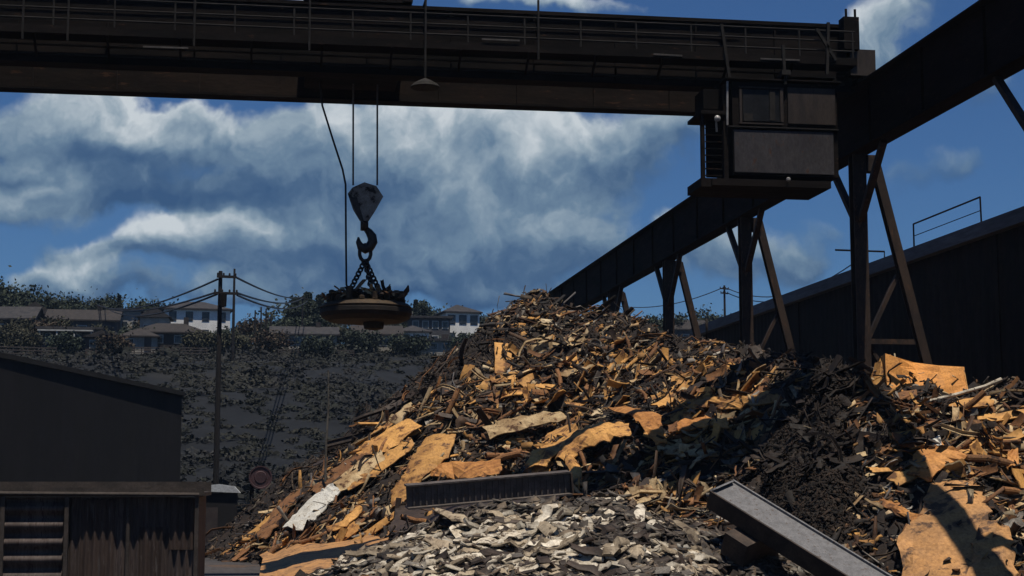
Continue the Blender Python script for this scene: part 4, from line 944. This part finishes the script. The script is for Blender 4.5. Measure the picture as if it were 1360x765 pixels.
# ------------------------------------------------------------------ houses on the hill
def house(px, Y, w, d, h, roof, wallm, roofm, label, rot=0., storeys=1, sink=.5, wins=3, rh=None, door=True, chim=False, porch=False, winw=.9, dz=0.):
    p = at(px, 450, Y); z0 = float(hill_z(p.x, Y))-sink+dz
    root = bpy.data.objects.new('house', None); C.objects.link(root); root.location = (p.x, Y, z0); root.rotation_euler = (0, 0, rot); ORG[root.name] = Vector((0,0,0))
    tag(root, label, 'house', 'houses on the hill')
    H = h+sink; rh = rh or d*.28
    m = MB(); m.box((-w/2, -d/2, 0), (w/2, d/2, H))
    ov = .45
    if roof == 'gable':
        m.prism([(-w/2, -d/2, H), (-w/2, d/2, H), (-w/2, 0, H+rh*.93)], (w, 0, 0))
    m.build('wall', wallm, root)
    m = MB()
    if roof == 'hip':
        k = min(d/2, w/2)*.95
        m.add([(-w/2-ov,-d/2-ov,H),(w/2+ov,-d/2-ov,H),(w/2+ov,d/2+ov,H),(-w/2-ov,d/2+ov,H),(-w/2+k,0,H+rh),(w/2-k,0,H+rh),
               (-w/2-ov,-d/2-ov,H-.2),(w/2+ov,-d/2-ov,H-.2),(w/2+ov,d/2+ov,H-.2),(-w/2-ov,d/2+ov,H-.2)],
              [(0,1,5,4),(1,2,5),(2,3,4,5),(3,0,4),(0,6,7,1),(1,7,8,2),(2,8,9,3),(3,9,6,0),(6,9,8,7)])
    elif roof == 'gable':
        for s in (-1, 1):
            m.prism([(-w/2-ov, s*(d/2+ov), H-ov*rh/(d/2)+.02), (-w/2-ov, 0, H+rh+.02), (-w/2-ov, 0, H+rh+.24), (-w/2-ov, s*(d/2+ov), H-ov*rh/(d/2)+.24)], (w+2*ov, 0, 0))
    elif roof == 'front':      # gable end to the camera
        m.prism([(-w/2-ov, -d/2-ov, H+.01), (w/2+ov, -d/2-ov, H+.01), (0, -d/2-ov, H+rh)], (0, d+2*ov, 0))
    else:
        m.box((-w/2-ov, -d/2-ov, H+.01), (w/2+ov, d/2+ov, H+.35))
    ro = m.build('roof', roofm, root)
    if chim:
        m = MB(); m.box((w*.18, -.3, H+rh*.4), (w*.18+.7, .4, H+rh+.9)); m.build('chimney', 'wall_brown', ro)
    sh_ = h/storeys
    for s in range(storeys):
        for i in range(wins):
            if s == 0 and door and i == wins-1: continue
            cx = -w/2+(i+.5)*w/wins; cz = sink+s*sh_+sh_*.55; ww, wh_ = winw, min(1.3, sh_*.45)
            m = MB(); m.box((cx-ww/2-.12, -d/2-.06, cz-wh_/2-.12), (cx+ww/2+.12, -d/2-.003, cz+wh_/2+.12)); wo = m.build('window', 'trim_white' if wallm != 'wall_white' else 'wall_grey', root)
            m = MB(); m.box((cx-ww/2, -d/2-.09, cz-wh_/2), (cx+ww/2, -d/2-.063, cz+wh_/2)); m.build('pane', 'pane', wo)
    if door:
        cx = -w/2+(wins-.5)*w/wins; m = MB(); m.box((cx-.5, -d/2-.06, sink), (cx+.5, -d/2-.003, sink+2.1)); m.build('door', 'door_dark', root)
    if porch:
        m = MB(); m.box((-w/2, -d/2-1.8, sink+2.4), (w*.4, -d/2-.1, sink+2.6)); 
        for i in range(4): m.box((-w/2+.2+i*w*.28, -d/2-1.7, 0), (-w/2+.4+i*w*.28, -d/2-1.5, sink+2.4))
        m.build('porch', 'trim_white', root)
    return root
house(259, 262, 10.2, 8, 5.6, 'hip', 'wall_white', 'roof_dark', 'white two storey house with dark hip roof behind the utility pole', .12, 2, wins=4, rh=1.5, sink=.3, door=False)
house(226, 242, 10.6, 7, 2.3, 'hip', 'wall_brown', 'roof_brown', 'low brown hip roofed house in front of the white house', 0, 1, wins=4, rh=1.6, chim=True)
house(206, 250, 4.2, 6, 4.1, 'front', 'wall_cream', 'roof_dark', 'narrow cream house with its gable end facing front, left of the white house', 0, 1, wins=2, rh=1.6, door=False)
house(167, 262, 4.6, 5, 5.2, 'flat', 'wall_cream', 'roof_dark', 'small pale flat roofed house with tall bright windows', 0, 1, wins=3, winw=.8, door=False)
house(112, 258, 10.5, 7, 3.5, 'gable', 'wall_grey', 'roof_brown', 'wide grey house under a long brown gable roof', 0, 1, wins=3, rh=1.7, winw=1.2, chim=True)
house(95, 240, 8.5, 5, 2.8, 'flat', 'wall_grey', 'roof_dark', 'low grey house with white porch posts below the long gable roof', 0, 1, wins=4, porch=True)
house(137, 236, 4.4, 4, 2.2, 'front', 'wall_pink', 'roof_brown', 'small pinkish shed house with shallow gable', 0, 1, wins=2, rh=1., door=False)
house(46, 264, 5.5, 6, 4.4, 'front', 'wall_brown', 'roof_brown', 'tall red brown house with pointed gable among trees', .1, 1, wins=2, rh=1.9)
house(10, 252, 9., 6, 3.6, 'gable', 'wall_brown', 'roof_dark', 'dark brown house at the left frame edge', -.1, 1, wins=3, rh=1.8)
house(404, 244, 9.5, 6, 2.2, 'gable', 'wall_cream', 'roof_dark', 'long low cream house below the dark conifers', 0, 1, wins=4, rh=1.2, chim=True)
house(318, 250, 2.6, 3, 1.4, 'front', 'wall_white', 'roof_dark', 'tiny white hut right of the tall utility pole', 0, 1, wins=1, rh=.7, door=False)
house(607, 262, 5.6, 7, 5.8, 'hip', 'wall_white', 'roof_dark', 'white house with a dark hip roof left of the heap top', .15, 2, wins=3, rh=1.5, sink=.4, winw=1.)
house(569, 255, 6.2, 6, 4.6, 'flat', 'wall_grey', 'roof_dark', 'grey flat roofed terrace house with rows of bright windows', 0, 2, wins=4, winw=.8)
house(590, 240, 8.5, 4, 1.8, 'flat', 'wall_cream', 'roof_dark', 'long low outbuilding in front of the terrace house', 0, 1, wins=5)
house(654, 275, 5.2, 6, 4.4, 'hip', 'wall_cream', 'roof_dark', 'cream house just left of the heap peak', 0, 1, wins=2, rh=1.3)
house(846, 252, 4.2, 5, 3.0, 'gable', 'wall_cream', 'roof_dark', 'small cream house right of the heap peak', 0, 1, wins=2, rh=1.2)
house(905, 268, 7.5, 6, 3.6, 'gable', 'wall_grey', 'roof_brown', 'grey house seen between the second and third runway supports', 0, 1, wins=3, rh=1.6)
house(500, 244, 7., 5, 2.4, 'gable', 'wall_cream', 'roof_brown', 'low cream house below the right of the magnet', 0, 1, wins=4, rh=1.3)
house(548, 246, 4.6, 5, 2.8, 'hip', 'wall_white', 'roof_dark', 'small white hip roofed house left of the terrace house', 0, 1, wins=2, rh=1.1)
house(186, 238, 5., 4, 2.2, 'hip', 'wall_cream', 'roof_brown', 'small cream hip roofed house left of the brown hip roofed house', 0, 1, wins=2, rh=1.1)
house(520, 268, 6., 6, 4.6, 'gable', 'wall_brown', 'roof_dark', 'dark house behind the hanging magnet', 0, 1, wins=3, rh=1.6)

# ------------------------------------------------------------------ trees
def tree(px, Y, w, h, kind, m, label, name=None, sink=0):
    w *= 1.35; h *= 1.18; p = at(px, 450, Y); z0 = float(hill_z(p.x, Y))-.1
    conifer = kind == 'conifer'
    root = thing('conifer' if conifer else 'tree', label, 'tree', (p.x, Y, z0), 'trees on the hill')
    b = Vector((p.x, Y, z0)); mb = MB(); tp = b+Vector((random.uniform(-.2,.2), 0, h*.85))
    mb.tube([b, b.lerp(tp, .4)+Vector((.1,0,0)), tp], [.05*h*.5, .03*h*.5, .02], 7)
    if not conifer:
        for i in range(6):
            a = random.uniform(0, 6.28); s = b.lerp(tp, random.uniform(.35, .7)); mb.tube([s, s+Vector((math.cos(a)*w*.3, math.sin(a)*w*.3, h*.2))], [.02*h*.4, .02], 5)
    mb.build('trunk', 'bark', root)
    n = 3000; k = 22
    if conifer:
        t = RNG.random(n)**.7; rr = w/2*(1-t*.92)*(.35+.65*RNG.random(n)**.5)*(1+.25*np.sin(t*26+RNG.random())); a = RNG.uniform(0, 6.283, n)
        P = np.stack([rr*np.cos(a), rr*np.sin(a), h*(.08+.92*(1-(1-t)))-.15*rr], -1)
    else:
        cl = RNG.normal(0, 1, (k, 3)); cl /= np.linalg.norm(cl, axis=1, keepdims=True); cl *= RNG.uniform(.35, .85, (k, 1))
        cl = cl*np.array([w/2, w/2, h*.36])+np.array([0, 0, h*.6]); r_ = RNG.uniform(.14, .26, k)*w
        c = RNG.integers(0, k, n); P = cl[c]+RNG.normal(0, .5, (n, 3))*r_[c][:, None]*np.array([1, 1, .8]); P[:, 2] = np.maximum(P[:, 2], h*.12)
    P = P+np.array(b); s = RNG.uniform(.13, .30, n)*(.6+w*.07)
    a = RNG.normal(0, 1, (n, 3)); a /= np.linalg.norm(a, axis=1, keepdims=True); bb = np.cross(a, RNG.normal(0, 1, (n, 3))); bb /= np.linalg.norm(bb, axis=1, keepdims=True)
    a *= s[:, None]; bb *= s[:, None]*.6
    V = np.stack([P-a, P-bb, P+a, P+bb], 1).reshape(-1, 3)-np.array(b)
    o = np_mesh('crown', V, np.arange(4*n).reshape(-1, 4), [m]); o.parent = root
    return root
T = [(2,268,8,9.4,'r','leaf_dark','big dark tree at the left frame edge'),(32,272,5,6.6,'r','leaf_dark','dark tree left of the red brown gable'),(58,274,6,7.2,'r','leaf_dark','dark rounded tree right of the red brown gable'),
     (126,276,6,6.6,'r','leaf_dark','rounded tree above the long gable roof'),(105,276,4,5.2,'r','leaf_dark','small tree above the left of the long gable roof'),(157,270,2.6,7,'c','leaf_dark','slim dark conifer left of the pale flat roofed house'),(184,274,6.5,6.2,'r','leaf_dark','spreading tree behind the narrow cream gable house'),
     (200,256,3.5,3.8,'r','leaf_rust','brownish bush beside the narrow cream gable house'),(74,244,4,3.6,'r','leaf_olive','olive bush left of the white porch house'),(60,240,4.5,3.4,'r','leaf_rust','rust tinted bush below the red brown gable'),(20,240,5,3.5,'r','leaf_olive','olive bush in front of the dark brown house'),(128,244,3.4,2.8,'r','leaf_olive','low bush beside the pinkish shed house'),
     (392,258,6,6.8,'c','leaf_dark','dark conifer at the left of the clump by the magnet'),(408,262,6.5,7.6,'c','leaf_dark','tallest dark conifer left of the magnet'),(424,258,6,7.2,'c','leaf_dark','dark conifer just left of the magnet'),(436,266,5.5,7.2,'r','leaf_dark','broad dark tree partly behind the magnet rim'),(378,254,4,3.6,'r','leaf_dark','low dark tree at the foot of the conifer clump'),
     (340,258,4.5,3.8,'r','leaf_rust','brown leafless looking bush right of the utility pole'),(356,254,4,3.2,'r','leaf_dark','dark bush under the row of thin posts'),(327,262,3.5,3.6,'r','leaf_dark','small dark tree behind the tiny white hut'),
     (552,268,3.5,7.0,'c','leaf_dark','dark conifer right of the magnet'),(562,272,3.5,7.6,'r','leaf_dark','dark tree behind the terrace house'),(540,266,4,5.4,'r','leaf_dark','dark tree touching the magnet from behind'),(632,270,4.4,4.8,'r','leaf_dark','dark bush right of the white hip roofed house'),(643,282,3,6.2,'r','leaf_dark','slender tree between the two houses left of the peak'),(668,272,4.5,5.4,'r','leaf_olive','olive tree touching the heap peak'),
     (826,262,5,5.,'r','leaf_dark','dark tree right of the heap peak'),(862,264,5.5,5.4,'r','leaf_dark','dark tree by the third runway support'),(884,268,5,6.2,'r','leaf_dark','dark tree between the third and second supports'),(930,270,6,6.4,'r','leaf_dark','dark tree near the far end of the mill hall'),(955,276,5,6.2,'r','leaf_dark','dark tree behind the second support'),
     (270,238,4,2.6,'r','leaf_olive','low bush in front of the brown hip roofed house'),(30,232,4.5,2.6,'r','leaf_olive','low olive bush behind the left end of the rail fence'),(85,230,4,2.4,'r','leaf_dark','low dark bush in front of the white porch house'),(150,232,4,2.6,'r','leaf_rust','brown bush right of the pinkish shed house'),(176,240,4,3,'r','leaf_dark','dark bush below the pale flat roofed house'),(300,240,3.4,2.8,'r','leaf_dark','dark bush at the foot of the white house corner'),(312,238,4,2.4,'r','leaf_olive','olive bush under the tiny white hut'),(360,238,4.5,2.6,'r','leaf_rust','brown bush below the low dark tree'),(420,232,4.5,2.2,'r','leaf_dark','dark bush in front of the long low cream house'),(480,240,5,3,'r','leaf_dark','dark bush straight below the magnet'),(545,238,5,2.6,'r','leaf_dark','dark bush left of the long low outbuilding'),(620,238,4,2.8,'r','leaf_dark','dark bush right of the long low outbuilding'),
     (14,280,9,8.2,'r','leaf_dark','broad dark tree on the skyline behind the dark brown house'),(90,284,7,7.6,'r','leaf_dark','dark tree on the skyline behind the left end of the long gable roof'),(146,286,6,7.4,'r','leaf_dark','dark tree on the skyline right of the long gable roof'),(214,280,6,6.8,'r','leaf_dark','dark tree behind the left corner of the white house'),(530,276,7,7.0,'r','leaf_dark','wide dark tree behind the right rim of the magnet'),(582,280,6,6.4,'r','leaf_dark','dark tree above the flat roofed terrace house'),(400,268,9,6.6,'r','leaf_dark','wide dark tree behind the conifer clump'),(685,280,6,5.4,'r','leaf_dark','dark tree behind the left shoulder of the heap peak'),
     (455,246,4,3.4,'r','leaf_olive','olive bush below the magnet'),(505,250,5,3.6,'r','leaf_dark','dark bush below the right of the magnet')]
for px, Y, w, h, k, m_, lab in T: tree(px, Y, w, h, 'conifer' if k == 'c' else 'round', m_, lab)

# ------------------------------------------------------------------ utility poles, wires, fence
def upole(px, Y, ytop, arms, label, r=.17, base=None):
    p = at(px, ytop, Y); z0 = float(hill_z(p.x, Y)) if Y > 112 else 0.
    root = thing('utility_pole', label, 'utility pole', (p.x, Y, z0), 'utility poles')
    m = MB(); m.tube([(p.x, Y, z0-.2), (p.x, Y, (z0+p.z)/2), tuple(p)], [r*1.25, r*1.1, r*.8], 8); m.build('shaft', 'pole_wood', root)
    for (x0, x1, py) in arms:
        a, b = at(x0, py, Y-.2), at(x1, py+1, Y-.2); m = MB(); m.beam(a, b, .12, .16); c = m.build('crossarm', 'pole_wood', root)
        m = MB()
        for t in (.05, .35, .65, .95):
            q = a.lerp(b, t); m.lathe([(.03,.08),(.06,.1),(.06,.2),(.03,.24)], q, 8)
        m.build('insulators', 'cable', c)
    return root
u1 = upole(293, 100, 360, [(288, 314, 367), (284, 316, 389)], 'tall dark utility pole with two crossarms in front of the white house', .15)
m = MB(); c = at(296, 398, 99.6); m.lathe([(.05,-.45),(.22,-.42),(.24,.38),(.1,.45)], c, 12); m.build('transformer', 'black_steel', u1)
upole(311.5, 215, 357, [], 'slimmer utility pole just right of the tall pole', .17)
for i, px in enumerate((339, 347, 353.5, 360)):
    upole(px, 246, (412, 408, 410, 414)[i], [], ['first', 'second', 'third', 'last'][i]+' of four thin posts right of the tall utility pole', .13)
upole(962, 200, 379, [(956, 968, 383), (957, 967, 389)], 'distant utility pole with crossarms behind the second runway support', .16)
upole(134, 262, 404, [(128, 140, 406)], 'distant utility pole among trees above the long gable roof', .15)
upole(402, 250, 393, [(395, 409, 396)], 'distant utility pole among the dark conifers', .15)
def wire(a, b, sag, lab, r=.03, n=18):
    pts = [a.lerp(b, i/n)-Vector((0, 0, sag*4*(i/n)*(1-i/n))) for i in range(n+1)]
    m = MB(); m.tube(pts, r, 5); tag(m.build('overhead_wire', 'cable', loc=pts[0]), lab, 'wire', 'overhead wires')
wire(at(289,371,99.8), at(130,405,262), 1.2, 'top wire running left from the tall utility pole', .07)
wire(at(285,389,99.8), at(132,406,262), 1.0, 'middle wire running left from the tall utility pole', .07)
wire(at(288,391,99.8), at(138,407,262), 1.4, 'lowest wire running left from the tall utility pole', .07)
wire(at(313,368,99.8), at(398,395,250), .5, 'top wire running right from the tall utility pole', .07)
wire(at(315,389,99.8), at(402,396,250), .7, 'middle wire running right from the tall utility pole', .07)
wire(at(315,392,99.8), at(408,400,250), 1.0, 'lowest wire running right from the tall utility pole', .07)
wire(at(966,383,199.8), at(1130,352,150), 2., 'upper wire running right behind the second runway support', .06)
wire(at(966,389,199.8), at(1130,360,150), 2., 'lower wire running right behind the second runway support', .06)
wire(at(958,383,199.8), at(800,402,255), 1.5, 'wire running left from the distant pole behind the supports', .06)
def hfence(px0, px1, Y, h, lab):
    root = thing('fence', lab, 'fence', (at(px0,450,Y).x, Y, float(hill_z(at(px0,450,Y).x, Y))), 'hillside fences')
    n = int((px1-px0)/9); posts = []
    for i in range(n+1):
        p = at(px0+(px1-px0)*i/n, 450, Y); z = float(hill_z(p.x, Y)); posts.append(Vector((p.x, Y, z)))
        m = MB(); m.box((p.x-.07, Y-.07, z-.2), (p.x+.07, Y+.07, z+h)); m.build('post', 'fence_wood', root)
    m = MB()
    for p, q in zip(posts[:-1], posts[1:]):
        for t in (.35, .65, .92): m.beam(p+Vector((0,-.09,h*t)), q+Vector((0,-.09,h*t)), .04, .14)
    m.build('rails', 'fence_wood', root)
hfence(-10, 75, 226, 1.5, 'dark wooden rail fence below the houses on the left')
hfence(150, 275, 232, 1.3, 'wooden rail fence in front of the brown hip roofed house')
hfence(370, 470, 232, 1.2, 'wooden rail fence below the long low cream house')

# ------------------------------------------------------------------ sky
w = bpy.data.worlds.new('World'); SC.world = w; w.use_nodes = True
t = NT(w.node_tree); bg = t.n['Background']
sky = t.new('ShaderNodeTexSky'); sky.sky_type = 'NISHITA'; sky.sun_disc = False
sv = -SUN_L
sky.sun_elevation = math.asin(sv.z); sky.sun_rotation = math.atan2(sv.x, sv.y)
sky.air_density = 1.0; sky.dust_density = .3; sky.ozone_density = 2.5
g = t.new('ShaderNodeTexCoord').outputs['Generated']
def fbm_vec(scale, detail, amp, rough=.55, vec=None):
    n = t.new('ShaderNodeTexNoise'); n.inputs['Scale'].default_value = scale; n.inputs['Detail'].default_value = detail; n.inputs['Roughness'].default_value = rough
    t.link(vec or g, n.inputs['Vector'])
    v = t.vmath('SUBTRACT', n.outputs['Color'], (.5,.5,.5)).outputs[0]
    return t.vmath('MULTIPLY', v, (amp, amp, amp*.75)).outputs[0]
gw = t.vmath('ADD', g, fbm_vec(11, 5, .11)).outputs[0]
gw = t.vmath('ADD', gw, fbm_vec(34, 5, .016, .55)).outputs[0]
# cumulus puffs: centre, size, weight, brightness; tops catch the light, bases are grey
PUFFS = [(300,180,290,52,.85,.56),(100,160,140,44,.85,.54),(480,195,130,50,.8,.54),(45,265,95,38,1.,.70),(650,215,125,66,1.1,.68),(735,205,85,50,.8,.60),(560,160,110,36,.8,.62),
         (600,300,150,44,.85,.46),(740,290,95,40,.6,.50),(520,372,200,36,.8,.40),(405,288,115,30,.95,.60),(262,318,66,32,1.2,.84),(335,352,95,36,.8,.48),(135,372,46,28,1.1,.74),(20,395,44,28,.8,.62),
         (200,132,80,18,.8,.68),(700,4,130,20,1.,.8),(460,6,70,20,.9,.75),(1195,45,66,62,1.,.62),(1335,115,60,44,.75,.48),(925,190,72,48,.75,.48),(955,352,110,38,.85,.50),(900,320,60,26,.6,.6),(1120,300,70,26,.45,.42),(1240,225,90,30,.4,.4),(60,380,60,22,.7,.6),(340,400,70,16,.7,.5),(860,225,60,40,.6,.5),(790,330,60,28,.5,.4),(1030,345,70,25,.5,.4),
         (255,258,200,20,1.1,.14),(430,246,100,20,.8,.18),(70,222,110,16,.8,.24),(430,335,110,18,.9,.18),(570,345,160,20,.8,.26),(170,345,100,16,.5,.22),(210,398,120,18,.55,.40),(660,385,120,18,.5,.36)]
dens = num = None
for (px, py, rx, ry, amp, br) in PUFFS:
    v = t.vmath('MULTIPLY', t.vmath('SUBTRACT', gw, tuple(ray(px, py))).outputs[0], (F/rx, F/rx, F/ry)).outputs[0]
    l = t.vmath('LENGTH', v).outputs['Value']
    wgt = t.math('MULTIPLY', t.math('POWER', 2.718, t.math('MULTIPLY', t.math('MULTIPLY', l, l), -1.)), amp)
    sx = t.new('ShaderNodeSeparateXYZ'); t.link(v, sx.inputs[0])
    b_ = t.math('MULTIPLY_ADD', sx.outputs[2], .42, (br-.5)*1.35+.50)
    nb = t.math('MULTIPLY', wgt, b_)
    dens = wgt if dens is None else t.math('ADD', dens, wgt); num = nb if num is None else t.math('ADD', num, nb)
def billow(vec):
    vo = t.new('ShaderNodeTexVoronoi'); vo.feature = 'F1'; vo.normalize = True; vo.inputs['Scale'].default_value = 15; vo.inputs['Detail'].default_value = 2; vo.inputs['Roughness'].default_value = .55
    t.link(vec, vo.inputs['Vector'])
    return t.math('ADD', t.math('MULTIPLY', t.noise(vec, 13, 8, .55), .62), t.math('MULTIPLY', t.math('SUBTRACT', 1., vo.outputs['Distance']), .38))
n1 = billow(gw)
n2 = billow(t.vmath('ADD', gw, (.004, 0, .012)).outputs[0])
cov = t.maprange(t.math('MULTIPLY_ADD', t.math('SUBTRACT', n1, .57), 1.9, dens), .30, .78)
shade = t.math('DIVIDE', num, t.math('ADD', dens, .05))
shade = t.math('ADD', shade, t.math('MULTIPLY', t.math('SUBTRACT', n1, n2), 2.6), clamp=True)
cloud = t.ramp(shade, [(0, (.035,.085,.185)), (.25, (.065,.125,.225)), (.5, (.145,.225,.315)), (.75, (.31,.39,.455)), (1, (.60,.65,.68))])
SKY_S = .05
blue = t.mix(1., sky.outputs[0], (.46*SKY_S, .76*SKY_S, 1.16*SKY_S), 'MULTIPLY')
colr = t.mix(t.math('MULTIPLY', cov, .93), blue, cloud)
t.link(colr, bg.inputs['Color']); bg.inputs['Strength'].default_value = 1.0

# ------------------------------------------------------------------ air
m = MB(); m.box((-1550, -1050, -1), (1550, 1650, 75))
hm = bpy.data.materials.new('haze_air'); hm.use_nodes = True; t = NT(hm.node_tree); t.n.remove(t.n['Principled BSDF'])
pv = t.new('ShaderNodeVolumePrincipled'); pv.inputs['Color'].default_value = (.5, .7, 1, 1); pv.inputs['Density'].default_value = .00010; pv.inputs['Anisotropy'].default_value = .1
t.link(pv.outputs[0], t.n['Material Output'].inputs['Volume'])
hz = m.build('haze', hm); hz['kind'] = 'stuff'

# ------------------------------------------------------------------ view
SC.view_settings.view_transform = 'Standard'; SC.view_settings.look = 'None'; SC.view_settings.exposure = 0.; SC.view_settings.gamma = 1.
SC.cycles.max_bounces = 5; SC.cycles.use_denoising = True
bpy.context.view_layer.update()
